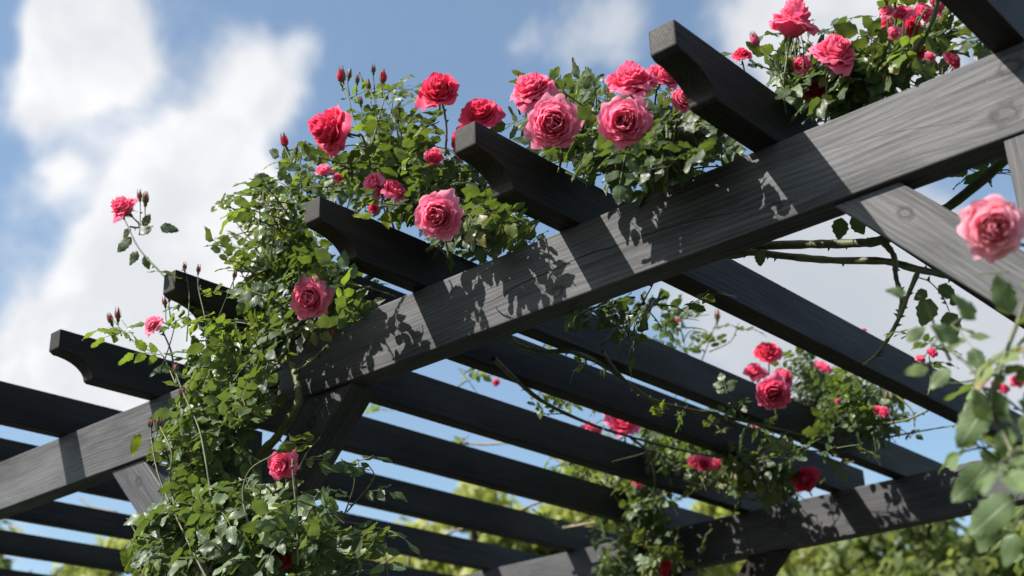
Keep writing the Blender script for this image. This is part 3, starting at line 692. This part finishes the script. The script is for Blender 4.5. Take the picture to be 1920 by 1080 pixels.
for k in range(16):                                  # loose stalks and spent heads among the upper leaves
    x, y = random.choice([(1100, 215), (1245, 190), (1065, 190), (1260, 220), (870, 230)]); x += random.uniform(-14, 14); y += random.uniform(-4, 20)
    R1.cane([(x, y+45), (x+random.uniform(-6, 6), y+20), (x+random.uniform(-8, 8), y)], .0016, .0014, YB+.03, .1, .05, 5, False)
    if k % 2: R1.bud(x, y, (random.uniform(-.3, .3), 1, .1), YB+.03, .75, 'pink', None, True)
R1.done()

# ---- the rose at the upper right, behind the third tail
R2 = Plant((-.85, YB+.35, 0), 'rose rising behind the beam at the upper right, thick with small pink heads')
Yr = YB+.08
r_poly = [(1440, 200), (1440, 150), (1500, 130), (1580, 150), (1640, 110), (1680, 60), (1790, 60), (1800, 100), (1720, 150), (1540, 215)]
R2.fill([(1440, 200), (1450, 150), (1510, 130), (1600, 140), (1680, 110), (1700, 140), (1620, 180), (1540, 215)], (YB+.07, YB+.30), 60, size=.036, rnd=(.1, .75))
R2.fill([(1440, 190), (1460, 150), (1560, 140), (1600, 170), (1530, 210)], (YB+.0, YB+.2), 14, LEAFG, size=.042)
R2.fill([(1480, 180), (1600, 130), (1690, 90), (1700, 140), (1560, 200)], (YB+.07, YB+.2), 10, LEAFY, size=.036)
R2.fill([(1640, 120), (1650, 30), (1700, -20), (1800, -20), (1790, 60), (1720, 140)], (YB+.02, YB+.22), 9, size=.040, rnd=(.3, .9))
R2.fill([(1640, 120), (1650, 30), (1720, -10), (1790, 40), (1720, 140)], (YB+.0, YB+.2), 5, LEAFY, size=.040, rnd=(.2, .8))
R2.fill([(1445, 165), (1470, 140), (1560, 130), (1700, 115), (1715, 145), (1560, 212), (1520, 205)], (YB+.07, YB+.17), 42, size=.040, rnd=(.05, .7), L=(.05, .10))
R2.fill([(1700, 150), (1850, 92), (1840, 80), (1720, 110)], (YB+.07, YB+.16), 9, size=.036, rnd=(.1, .8), L=(.04, .08))
R2.cane([(1660, 200, YB+.2), (1690, 130, YB+.08), (1730, 70, YB+.05), (1755, 20, YB+.04), (1760, -40, YB)], .006, .004)
R2.cane([(1700, 180, YB+.1), (1660, 110, YB+.06), (1680, 40, YB+.04), (1670, -40, YB)], .003, .002)
for pts in ([(1700, 150), (1760, 80), (1800, 40)], [(1690, 140), (1780, 90), (1840, 75)], [(1620, 190), (1640, 120), (1650, 60)], [(1560, 190), (1590, 150), (1620, 140)], [(1720, 130), (1700, 60), (1740, 10)]):
    R2.twig(pts, Yr, .002, 2, .042, LEAFY if random.random() < .4 else LEAF, (.3, 1))
R2.cane([(1500, 180, Yr), (1470, 130, Yr), (1440, 105, Yr), (1424, 90, Yr)], .0018, .0012)
R2.bud(1416, 76, (-.45, 1, 0), Yr, .9, 'rose', at(1428, 96, Yr), False)
for a in [(1486, 42, 88, (.12, .80, .0), 'rose', YB+.02, 2, 'rose pink bloom seen from beneath on tall stalks against the cloud'),
          (1565, 97, 92, (.10, .70, .55), 'rose', YB+.0, 1, 'rose pink bloom tipped up above the leaves right of the third tail'),
          (1390, 98, 40, (-.2, .7, .5), 'crimson', YB+.16, 5, 'small crimson bloom peeping over the third tail'),
          (1502, 118, 46, (-.2, .4, .8), 'rose', YB+.08, 4, None), (1530, 168, 52, (0, -.1, 1), 'crimson', YB+.14, 3, None),
          (1690, 22, 40, (-.4, .3, .8), 'rose', YB+.03, 4, None), (1664, 18, 30, (-.2, .5, .7), 'pink', YB+.0, 3, None), (1735, 20, 48, (.2, .3, .8), 'rose', YB+.1, 4, None), (1762, 8, 44, (.6, .2, .6), 'rose', YB+.08, 5, None),
          (1712, 48, 46, (.1, .0, 1), 'crimson', YB+.12, 4, None), (1676, 62, 28, (-.5, .0, .8), 'pink', YB+.02, 3, None), (1720, 92, 44, (.1, .1, 1), 'crimson', YB+.14, 4, None), (1790, 110, 42, (.5, .5, .6), 'rose', YB+.06, 5, None), (1745, 105, 22, (0, .3, 1), 'pink', YB+.02, 3, None), (1690, 128, 22, (0, .3, 1), 'rose', YB+.1, 3, None), (1650, 148, 20, (0, .3, 1), 'pink', YB+.1, 3, None), (1620, 160, 20, (0, .3, 1), 'rose', YB+.1, 4, None), (1705, 28, 44, (0, .2, 1), 'pink', YB+.16, 4, None), (1662, 40, 34, (-.4, .2, 1), 'rose', YB+.12, 4, None)]:
    R2.bloom(a[0], a[1], a[2], a[3], a[4], a[5], a[6], a[7], squash=1.5 if a[2] > 80 else 1.0)
for k in range(5): R2.cane([(1478+k*7, 130), (1475+k*8, 95), (1470+k*8, 66)], .0016, .0014, Yr, .1, .05, 5)
# stout thorny canes reaching behind the beam, and a bare shoot hanging in the open bay
R2.cane([(1330, 475, YB+.30), (1380, 478, YB+.28), (1430, 462, YB+.26), (1520, 458, YB+.26), (1600, 456, YB+.26), (1660, 448, YB+.24), (1760, 400, YB+.22), (1850, 330, YB+.2), (1960, 230, YB+.2)], .0085, .009, thorns=.5, knob=.08)
R2.cane([(1330, 482, YB+.26), (1400, 473, YB+.25), (1470, 480, YB+.25), (1560, 488, YB+.24), (1660, 490, YB+.24), (1720, 505, YB+.24), (1800, 520, YB+.24)], .0075, .0065, thorns=.5, knob=.08)
R2.cane([(1655, 452, YB+.24), (1676, 480, YB+.22), (1680, 520, YB+.2), (1690, 560, YB+.2), (1684, 600, YB+.2)], .0062, .003, thorns=.6, knob=.12)
R2.cane([(1722, 508, YB+.2), (1700, 560, YB+.2), (1684, 600, YB+.2), (1662, 640, YB+.2), (1640, 668, YB+.2), (1619, 684, YB+.2)], .0045, .0030, thorns=.6, knob=.12)
for a in [(1578, 408, -100, .042, .5), (1598, 405, -60, .04, .45), (1738, 545, 215, .028, .2), (1745, 560, 250, .05, .3), (1760, 535, -40, .035, .2), (1775, 585, -70, .045, .35), (1780, 570, 30, .02, .3), (1425, 470, -90, .03, .4)]:
    R2.one_leaf(a[0], a[1], a[2], a[3], YB+.16, a[4], (random.uniform(-.3, .3), .1, -1), .75)
R2.cane([(1722, 520, YB+.16), (1745, 530, YB+.16), (1770, 560, YB+.16), (1785, 600, YB+.16)], .0012, .0008)
R2.twig([(1690, 635), (1705, 628), (1725, 632)], YB+.2, .0012, 1, .022, LEAFY)
R2.twig([(1640, 340), (1600, 390), (1570, 400)], YB+.2, .0014, 1, .036); R2.twig([(1860, 350), (1840, 320), (1835, 300)], YB+.24, .0014, 2, .036)
R2.twig([(1900, 300), (1860, 315), (1835, 330)], YB+.3, .003, 2, .04)
R2.done()

# ---- the near rose at the right edge, out of focus
R3 = Plant((-.35, 1.15, 0), 'near rose branch reaching in at the right edge with one big pink bloom')
R3.fill([(1770, 700), (1770, 620), (1850, 570), (1930, 540), (1960, 700), (1950, 1000), (1880, 900), (1850, 760)], (1.45, 1.72), 11, LEAFN, size=.035, rnd=(.2, .95), up=.2, avoid=False, nl=(3, 4))
R3.fill([(1880, 560), (1960, 540), (1990, 1080), (1900, 1000)], (1.45, 1.75), 9, LEAFN, size=.037, rnd=(.2, .9), up=.2, avoid=False, nl=(3, 4))
for a in [(1850, 755, 235, .062, .5), (1780, 690, 225, .034, .55), (1740, 690, 190, .03, .9), (1855, 870, 225, .060, .5), (1900, 930, 220, .066, .6), (1870, 960, 245, .05, .45), (1905, 1000, 250, .04, .6), (1700, 550, 170, .026, .6), (1850, 790, 110, .04, .6), (1800, 640, 150, .04, .5), (1700, 640, 40, .03, .4), (1830, 600, 130, .04, .5), (1895, 590, 110, .05, .4), (1905, 870, 20, .04, .3)]:
    R3.one_leaf(a[0], a[1], a[2], a[3], 1.45, a[4], (random.uniform(-.4, .4), .5, .8), .6, LEAFN)
R3.cane([(2000, 1300, 1.5), (1960, 1000, 1.4), (1890, 830, 1.5), (1860, 760, 1.48), (1880, 680, 1.48), (1925, 560, 1.50)], .004, .0025)
R3.cane([(1860, 760, 1.48), (1820, 690, 1.48), (1760, 640, 1.48)], .002, .0012); R3.cane([(1890, 510, 1.5), (1850, 512, 1.50), (1830, 516, 1.5)], .0012, .0008)
R3.cane([(1990, 700, 1.35), (1985, 560, 1.5), (1960, 470, 1.62)], .0026, .0024)
R3.bloom(1865, 426, 126, (-.22, -.05, .95), 'pale', 1.50, 0, 'big light pink rosette in front of the right knee brace', target=at(1960, 470, 1.62))
for a in [(1868, 722, 22, (0, .5, .8), 'rose', 1.6, 3), (1884, 728, 26, (0, .5, .8), 'rose', 1.62, 4), (1908, 712, 26, (0, .5, .8), 'rose', 1.6, 3)]: R3.bloom(*a, stalk=False)
R3.done()

# ---- the rose over the middle of the rafters, seen through the bays
R4 = Plant((-1.9, 3.2, 0), 'rose trained over the middle rafters, thin canes and a leafy clump of blooms')
Y4 = 3.65
R4.fill([(1500, 690), (1540, 680), (1600, 700), (1660, 740), (1690, 780), (1670, 810), (1600, 810), (1540, 780), (1500, 730)], (3.5, 3.95), 85, size=.034, rnd=(.2, .9))
R4.fill([(1510, 700), (1600, 700), (1670, 760), (1600, 800)], (3.4, 3.8), 9, LEAFY, size=.032)
R4.fill([(1560, 780), (1600, 790), (1590, 810), (1560, 800)], (3.35, 3.45), 3, size=.042, rnd=(.2, .5), up=0)
for pts, nl in [([(1450, 730), (1490, 690), (1515, 660)], 2), ([(1260, 640), (1270, 600), (1330, 590)], 3), ([(1310, 690), (1330, 640), (1345, 600)], 2), ([(1330, 660), (1370, 640), (1385, 605)], 2), ([(1250, 560), (1240, 600), (1260, 640)], 3), ([(1280, 640), (1300, 620), (1360, 640)], 2), ([(1700, 700), (1740, 660), (1750, 640)], 3), ([(1690, 740), (1720, 700), (1735, 680)], 2)]:
    R4.twig(pts, Y4-.1, .0022, nl, .040)
R4.fill([(1220, 600), (1230, 550), (1270, 560), (1300, 620), (1250, 640)], (2.8, 3.1), 6, size=.036, rnd=(.3, .8))
for a in [(1438, 656, 52, (-.2, .6, .6), 'crimson', 3.6, 3, 'crimson bloom above the rafters in the leafy clump'), (1413, 694, 46, (-.3, .6, .7), 'rose', 3.65, 4, None), (1472, 707, 42, (.3, .4, .8), 'rose', 3.45, 2, None), (1450, 738, 68, (-.15, -.1, 1), 'rose', 3.0, 0, 'rose pink rosette hanging over a rafter in the middle bays'),
          (1540, 683, 32, (.1, .7, .6), 'pink', 3.6, 4, None), (1552, 690, 26, (.3, .5, .6), 'rose', 3.6, 4, None), (1660, 772, 26, (.1, .4, .8), 'rose', 3.45, 4, None), (1645, 768, 18, (-.1, .4, .8), 'rose', 3.45, 3, None), (1572, 752, 12, (0, 0, 1), 'pink', 3.4, 3, None),
          (1418, 785, 30, (.3, .2, .8), 'rose', 3.25, 4, None), (1750, 660, 26, (.2, .5, .8), 'rose', 3.1, 4, None), (1728, 672, 20, (.2, .5, .8), 'pink', 3.1, 3, None), (1268, 600, 14, (-.2, .9, .3), 'crimson', 3.0, 3, None), (1620, 618, 13, (0, 1, .2), 'crimson', 3.2, 3, None),
          (1168, 786, 74, (-.1, .5, .8), 'rose', 3.35, 4, 'ragged rose pink bloom among thin canes in the middle'), (1190, 792, 40, (.5, .3, .8), 'pink', 3.4, 4, None), (1106, 813, 42, (-.1, -.2, .9), 'pink', 3.25, 2, 'small half open pink bloom beside the ragged one'), (1092, 808, 22, (-.5, .2, .8), 'pink', 3.28, 3, None),
          (930, 716, 15, (0, .2, 1), 'pink', 3.2, 3, None), (1302, 866, 34, (-.2, .3, .9), 'pink', 3.6, 4, None), (1322, 870, 40, (.0, .2, .9), 'rose', 3.6, 4, None), (1345, 870, 28, (.2, .2, .9), 'pink', 3.65, 4, None), (1512, 901, 54, (.1, -.2, .9), 'crimson', 3.85, 2, 'crimson bloom hanging just above the far beam')]:
    R4.bloom(*a)
R4.bud(1497, 650, (0, 1, .1), Y4, 1, 'pink', at(1500, 680, Y4), True); R4.bud(1515, 655, (.1, 1, .1), Y4, 1, 'pink', at(1505, 685, Y4), True); R4.bud(1345, 592, (0, 1, .1), Y4, 1.2, 'pink', at(1345, 610, Y4), True)
YC = 2.75; 
R4.cane([(930, 560, 2.2), (948, 600, 2.4), (945, 640, 2.5), (935, 690, 2.6)], .0055, .003)
R4.low_cane([(945, 600), (963, 641), (1009, 659), (1079, 661), (1148, 696), (1217, 747), (1300, 770), (1340, 775), (1420, 812), (1490, 842), (1570, 846), (1640, 843)], .004, .0070, .0025)
R4.low_cane([(1130, 660), (1160, 700), (1195, 735), (1225, 752)], .010, .004, .003)
R4.low_cane([(1350, 780), (1440, 800), (1500, 815), (1560, 838)], .006, .0045, .002)
R4.low_cane([(925, 672), (986, 729), (1032, 761), (1102, 793), (1171, 816), (1300, 849), (1420, 866), (1500, 882)], .004, .0065, .0022)
R4.low_cane([(1180, 818), (1215, 850), (1228, 900), (1222, 960)], .004, .0045, .002)
R4.cane([(1560, 850), (1620, 830), (1680, 817), (1740, 806), (1800, 796)], .005, .0015, 3.7, .4, .12); R4.cane([(1600, 800), (1690, 790), (1740, 770)], .004, .003, 3.5); R4.cane([(1680, 740), (1710, 770), (1715, 800)], .003, .002, 3.5)
R4.cane([(1200, 735), (1225, 752), (1300, 770)], .0012, .005, 3.2, .5, .15)
for pts, nl in [([(1032, 761), (1000, 720), (960, 700)], 3), ([(940, 700), (900, 705), (860, 690)], 2), ([(870, 700), (905, 680), (930, 700)], 2), ([(1060, 700), (1100, 730), (1160, 750)], 3), ([(1080, 665), (1100, 690), (1150, 640)], 2), ([(990, 730), (1040, 760), (1080, 740)], 3), ([(1230, 720), (1260, 700), (1320, 720)], 3), ([(1150, 640), (1190, 620), (1230, 640)], 3), ([(860, 690), (890, 730), (900, 745)], 2), ([(1010, 660), (1030, 640), (1070, 650)], 2)]:
    R4.twig(pts, 3.1, .0022, nl, .034, random.choice((LEAF, LEAFY)), (.4, 1))
R4.fill([(1200, 850), (1210, 780), (1290, 790), (1400, 850), (1480, 880), (1470, 940), (1360, 900), (1260, 890)], (3.4, 4.02), 110, size=.036, rnd=(.3, 1), L=(.08, .16))
for q in [(1100, 680), (1150, 700), (1240, 762), (1330, 785), (1400, 800), (1460, 830), (1540, 850), (1000, 665), (1060, 775), (1140, 800), (1260, 835), (1360, 860), (1290, 760)]:
    d_ = ray(q[0], q[1]); p_ = d_*((ZT-.01-CH)/d_[2])+np.array([0, 0, CH]); spray(R4.leaves(random.choice((LEAF, LEAFY))), R4.st, p_, RNG.normal(0, 1, 3)+np.array([0, 0, .2]), .07, 2, .6, .026)
R4.fill([(860, 690), (930, 670), (960, 700), (900, 730)], (2.9, 3.3), 5, LEAFY, size=.03, L=(.04, .07), nl=(2, 3))
R4.fill([(1010, 800), (1030, 790), (1060, 800), (1040, 810)], (3.3, 3.5), 2, LEAFY, size=.03)
R4.fill([(1370, 900), (1480, 900), (1480, 950), (1420, 940)], (3.5, 3.9), 10, size=.036, rnd=(.1, .6))
R4.fill([(1200, 850), (1230, 800), (1380, 840), (1460, 880), (1400, 900), (1260, 880)], (3.2, 3.9), 12, LEAFY, size=.034)
R4.fill([(1230, 700), (1420, 780), (1500, 830), (1650, 850), (1600, 870), (1480, 850), (1380, 800)], (2.9, 3.5), 24, size=.031, rnd=(.3, .9), L=(.04, .08), nl=(2, 3))
R4.fill([(960, 690), (1050, 680), (1140, 730), (1180, 780), (1060, 760)], (2.9, 3.4), 17, size=.031, rnd=(.4, 1), L=(.04, .08), nl=(2, 3))
R4.done()

# ---- the rose on the far post
R5 = Plant((-2.80, Y2-.10, 0), 'leafy rose hanging down the far post in a narrow curtain, few small red blooms')
R5.fill([(1130, 1090), (1130, 1000), (1110, 930), (1140, 860), (1210, 850), (1270, 900), (1250, 960), (1280, 1090)], (Y2-.30, Y2-.08), 60, size=.045, rnd=(.2, .9), L=(.10, .2))
R5.fill([(1130, 1090), (1140, 880), (1230, 870), (1270, 1000), (1260, 1090)], (Y2-.34, Y2-.12), 12, LEAFG, size=.045)
R5.fill([(1040, 850), (1060, 830), (1160, 880), (1100, 900)], (Y2-.4, Y2-.2), 5, LEAFY, size=.036)
for a in [(1194, 907, 24, (-.2, .3, .9), 'rose', Y2-.34, 4), (1250, 1060, 26, (.2, .1, .9), 'crimson', Y2-.34, 3), (1246, 1075, 20, (.1, .1, .9), 'crimson', Y2-.34, 4)]: R5.bloom(*a)
R5.cane([(1200, 1300), (1205, 1080), (1210, 980), (1215, 860), (1225, 790)], .008, .006, Y2-.10)
R5.cane([(1225, 1000), (1235, 900), (1225, 840), (1215, 790)], .005, .004, Y2-.3); R5.cane([(1170, 950), (1090, 870), (1020, 850)], .005, .003, Y2-.3)
R5.done()

# ---- bare dry canes lying over the lower rafters
R6 = Plant((-4.1, 3.9, 0), 'bare dry rose canes lying over the low left rafters, a few leaves')
drys = []
for q in [[(680, 1085), (768, 1024), (826, 1006), (870, 991), (905, 1000)], [(968, 962), (990, 950), (1019, 940), (1040, 938)], [(1056, 990), (1114, 980), (1130, 978)], [(765, 1060), (768, 1030), (755, 1010)], [(840, 829), (900, 833), (965, 830)], [(1160, 900), (1190, 890), (1270, 897)],
          [(20, 985), (60, 1010), (120, 1020), (180, 1030)], [(100, 1080), (120, 1060), (140, 1055)], [(150, 935), (170, 950), (220, 960)], [(1030, 850), (1090, 890), (1130, 905)]]:
    keep = R6.st; R6.st = Stems(); R6.cane(q, .0065, .0035, 3.9, .5, .12); R6.st.build('dry_cane', CANED, R6.o, R6.P0); R6.st = keep
for q in [([(150, 950), (180, 960), (240, 975)], 3), ([(30, 1000), (70, 1020), (100, 1030)], 3), ([(840, 835), (870, 825), (880, 815)], 1), ([(690, 765), (710, 767), (735, 770)], 1)]: R6.twig(q[0], 3.9, .003, q[1], .05, LEAFY, (.4, 1))
R6.done(CANED)
# ---------------------------------------------------------------- trees behind
TBARK = bark_mat('tree bark', (.05, .04, .03), (.12, .10, .075), 12, .9)
def tree_leaf(name, a, b): 
    m, nt = new_mat(name); n = N(nt); r = n('ShaderNodeAttribute', attribute_name='leaf'); s = n('ShaderNodeSeparateXYZ', {0: r.outputs['Vector']})
    c = n.mix(s.outputs[2], rgb(*a), rgb(*b))
    pr = n('ShaderNodeBsdfPrincipled', {'Base Color': c, 'Roughness': .55}); tr = n('ShaderNodeBsdfTranslucent', {'Color': n.mix(.5, c, rgb(.25, .32, .03))})
    n('ShaderNodeOutputMaterial', {0: n('ShaderNodeMixShader', {0: .58, 1: pr.outputs[0], 2: tr.outputs[0]}).outputs[0]}); return m
TL1 = tree_leaf('fresh tree leaf', (.30, .34, .08), (.52, .52, .16)); TL2 = tree_leaf('deep tree leaf', (.14, .18, .06), (.28, .33, .13))
def tree(px, py, dist, r, label, mat, seed, nleaf=9000, hz=1.0, cat='tree', gaps=.5):
    rg = np.random.default_rng(seed); d = ray(px, py); c = d/np.linalg.norm(d)*dist+np.array([0, 0, CH])
    base = np.array([c[0], c[1], 0.0]); o = empty('tree', base, label, cat, 'trees beyond the pergola')
    st = Stems(); H = c[2]
    st.tube([(0, 0, -.1), (r*.05, 0, H*.4), (-r*.05, r*.05, H*.8), (0, 0, H+r*.4)], r*.11, r*.03, 10)
    cl = []
    for k in range(46):
        v = rg.normal(0, 1, 3); v /= np.linalg.norm(v); q = v*r*rg.uniform(.35, .98)*np.array([1, 1, hz])+np.array([0, 0, H])
        if q[2] < .8: continue
        cl.append((q, r*rg.uniform(.16, .32), rg.random()))
        if k < 18: st.tube([(0, 0, H*.55+rg.uniform(-.1, .3)*H*.5), q*np.array([.45, .45, 1])-np.array([0, 0, .25*r]), q], r*.03, r*.006, 5)
    V = np.zeros((nleaf, 4, 3)); A = np.zeros((nleaf, 4, 3))
    for i in range(nleaf):
        q, cr, cv = cl[rg.integers(len(cl))]; v = rg.normal(0, 1, 3); v /= np.linalg.norm(v); p = q+v*cr*rg.uniform(.3, 1.15)*np.array([1.1, 1.1, .75])
        a = rg.normal(0, 1, 3); a /= np.linalg.norm(a); b = np.cross(a, v+rg.normal(0, .5, 3)); b /= np.linalg.norm(b)+1e-9
        L = rg.uniform(.055, .10)*(.7+r*.22); V[i] = [p-a*L, p-b*L*.5+a*L*.1, p+a*L, p+b*L*.5+a*L*.1]; A[i, :, 2] = np.clip(cv*.6+rg.random()*.4, 0, 1)
    me = mesh_from('crown', V.reshape(-1, 3), np.arange(nleaf*4).reshape(-1, 4).tolist(), False, {'leaf': ('FLOAT_VECTOR', A.reshape(-1, 3))})
    link('crown', me, mat, o); link('trunk', mesh_from('trunk', st.make().V, st.F), TBARK, o)
tree(890, 1060, 13, .92, 'yellow green tree whose top shows between the lower rafters, left of the far post', TL1, 1, 9000)
tree(1110, 1040, 14, 1.15, 'bright green tree directly behind the far post rose', TL1, 2, 11000)
tree(690, 1130, 15, .75, 'small fresh green tree furthest left of the sunny row', TL1, 3, 6000)
tree(1400, 1125, 15, 1.05, 'loose light green tree just under the far beam', TL1, 4, 7000)
tree(1400, 985, 16, .62, 'green treetop showing above the far beam behind the crimson bloom', TL1, 9, 5000)
tree(1820, 1150, 12, 1.0, 'dense dark green tree at the lower right under the far beam', TL2, 5, 11000)
tree(1640, 1180, 13, .85, 'dark green tree between the loose light one and the right edge', TL2, 6, 7000)
tree(200, 1125, 15, .80, 'green tree low behind the left rafters', TL1, 7, 6000)
tree(-60, 1180, 14, 1.0, 'green tree cut by the lower left corner of the view', TL2, 8, 6000)
tree(2000, 1010, 14, .8, 'dark green tree beyond the near rose at the right edge', TL2, 10, 6000)
# ---------------------------------------------------------------- ground
m, nt = new_mat('mown lawn'); n = N(nt); tc = n('ShaderNodeTexCoord')
a = n('ShaderNodeTexNoise', {'Vector': tc.outputs['Object'], 'Scale': 40.0, 'Detail': 6.0}).outputs[0]
b = n('ShaderNodeTexNoise', {'Vector': tc.outputs['Object'], 'Scale': .6, 'Detail': 3.0}).outputs[0]
c = n.mix(a, rgb(.010, .013, .006), rgb(.026, .032, .014)); c = n.mix(n.m('MULTIPLY', b, .5), c, rgb(.03, .03, .02))
pr = n('ShaderNodeBsdfPrincipled', {'Base Color': c, 'Roughness': .9, 'Normal': n('ShaderNodeBump', {'Height': a, 'Strength': .8, 'Distance': .03}).outputs[0]})
n('ShaderNodeOutputMaterial', {0: pr.outputs[0]})
g = link('ground', mesh_from('ground', [(-600, -600, 0), (600, -600, 0), (600, 600, 0), (-600, 600, 0)], [(0, 1, 2, 3)], False), m); g['kind'] = 'structure'
# ---------------------------------------------------------------- light and sky
SD = np.array([.48, .85, -1.0]); SD /= np.linalg.norm(SD)      # direction the sunlight travels
sl = bpy.data.lights.new('sun', 'SUN'); sl.energy = 5.0; sl.angle = math.radians(.5); sl.color = (1, .95, .88)
so = bpy.data.objects.new('sun', sl); COL.objects.link(so); so.rotation_mode = 'QUATERNION'
so.rotation_quaternion = Vector((0, 0, -1)).rotation_difference(Vector(SD)); so.location = (-3, -6, 9)
W = bpy.data.worlds.new('World'); SC.world = W; W.use_nodes = True; nt = W.node_tree
for q in list(nt.nodes): nt.nodes.remove(q)
n = N(nt)
el = math.asin(-SD[2]); az = math.atan2(-SD[0], -SD[1])         # azimuth from +y towards +x
sky = n('ShaderNodeTexSky'); sky.sky_type = 'NISHITA'; sky.sun_disc = False; sky.sun_elevation = el; sky.sun_rotation = az; sky.air_density = 1.0; sky.dust_density = 1.2; sky.ozone_density = 1.0
tc = n('ShaderNodeTexCoord'); D = tc.outputs['Generated']
wn = n('ShaderNodeTexNoise', {'Vector': D, 'Scale': 9.0, 'Detail': 3.0, 'Roughness': .55})
dv = n('ShaderNodeVectorMath', {0: wn.outputs['Color'], 1: (.5, .5, .5)}, operation='SUBTRACT').outputs[0]
dv = n('ShaderNodeVectorMath', {0: dv, 'Scale': .075}, operation='SCALE').outputs[0]
DW = n('ShaderNodeVectorMath', {0: D, 1: dv}, operation='ADD').outputs[0]
DW = n('ShaderNodeVectorMath', {0: DW}, operation='NORMALIZE').outputs[0]
# cloud banks as bearings in the sky: (direction, angular radius, weight)
CL = [(90, 95, 48, .9), (160, 70, 55, 1), (240, 85, 50, 1), (170, 130, 50, .9), (60, 175, 50, .6), (10, 215, 45, .5), (200, 0, 45, .6), (330, 330, 62, 1), (410, 310, 60, 1), (300, 420, 70, 1), (400, 430, 75, 1), (390, 225, 42, .6), (340, 160, 40, .3), (200, 530, 60, .95), (290, 540, 75, 1), (450, 470, 75, .9), (450, 370, 50, .6),
      (440, 100, 42, .5), (580, 110, 36, .5), (540, 180, 45, .6), (480, 180, 35, .5), (25, 660, 68, 1), (100, 690, 70, .9), (230, 650, 80, .9), (390, 620, 75, .9), (100, 355, 32, .8), (150, 255, 28, .3), (20, 440, 40, .25), (290, 720, 70, .9),
      (1440, 10, 50, .9), (1560, 60, 90, 1.1), (1690, 60, 85, 1), (1640, 150, 75, .9), (1080, 90, 55, .42), (1160, 65, 40, .35), (985, 95, 28, .35),
      (1350, 560, 90, 1), (1480, 560, 95, 1), (1560, 490, 95, 1), (1660, 470, 85, 1), (1610, 630, 95, 1), (1450, 670, 70, .8), (1740, 620, 80, .9), (1830, 560, 80, .9), (1880, 700, 60, .8), (1500, 760, 50, .5), (30, 990, 50, .4), (1560, 1010, 60, 1.0)]
acc = None
for (px, py, sg, wt) in CL:
    wd = sg/FPX; d = ray(px, py); d = d/np.linalg.norm(d)
    dt = n('ShaderNodeVectorMath', {0: DW, 1: tuple(d)}, operation='DOT_PRODUCT').outputs['Value']
    e = n.m('MULTIPLY', n.m('EXPONENT', n.m('MULTIPLY', n.m('SUBTRACT', dt, 1.0), 1.0/(wd*wd)*.8)), wt)
    acc = e if acc is None else n.m('ADD', acc, e)
fb = n('ShaderNodeTexNoise', {'Vector': D, 'Scale': 13.0, 'Detail': 6.0, 'Roughness': .56, 'Distortion': .35}).outputs[0]
wide = n('ShaderNodeTexNoise', {'Vector': D, 'Scale': 1.6, 'Detail': 3.0}).outputs[0]
back = n.ss(n('ShaderNodeVectorMath', {0: D, 1: tuple(_f)}, operation='DOT_PRODUCT').outputs['Value'], .55, .85, .5, 0)   # open sky elsewhere carries loose cloud too
acc = n.m('ADD', acc, n.m('MULTIPLY', n.ss(wide, .48, .65), back))
dens = n.m('ADD', acc, n.m('MULTIPLY', n.m('SUBTRACT', fb, .5), 1.4))
mask = n.ss(dens, .17, 1.0, .05, 1.0)
shade = n.ss(n('ShaderNodeTexNoise', {'Vector': DW, 'Scale': 11.0, 'Detail': 5.0, 'Distortion': .3}).outputs[0], .35, .65)
dg = ray(1560, 640); dg = dg/np.linalg.norm(dg)
grey = n.m('EXPONENT', n.m('MULTIPLY', n.m('SUBTRACT', n('ShaderNodeVectorMath', {0: D, 1: tuple(dg)}, operation='DOT_PRODUCT').outputs['Value'], 1.0), 28.0))
CK = 5.6
cw = n.mix(n.m('MULTIPLY', shade, .75), rgb(.93*CK, .93*CK, .94*CK), rgb(.66*CK, .69*CK, .74*CK))
cw = n.mix(n.m('MULTIPLY', grey, .85), cw, rgb(.50*CK, .54*CK, .60*CK))
skyc = n.mix(mask, n.mix(1.0, sky.outputs[0], rgb(.93, 1.0, .97), 'MULTIPLY'), cw)
bg = n('ShaderNodeBackground', {0: skyc, 1: .097}); n('ShaderNodeOutputWorld', {0: bg.outputs[0]})
cy = SC.cycles; cy.max_bounces = 9; cy.diffuse_bounces = 7; cy.glossy_bounces = 2; cy.transmission_bounces = 7; cy.use_adaptive_sampling = True; cy.adaptive_threshold = .02
SC.view_settings.view_transform = 'Standard'; SC.view_settings.look = 'None'; SC.view_settings.gamma = 1; SC.view_settings.exposure = 1.0
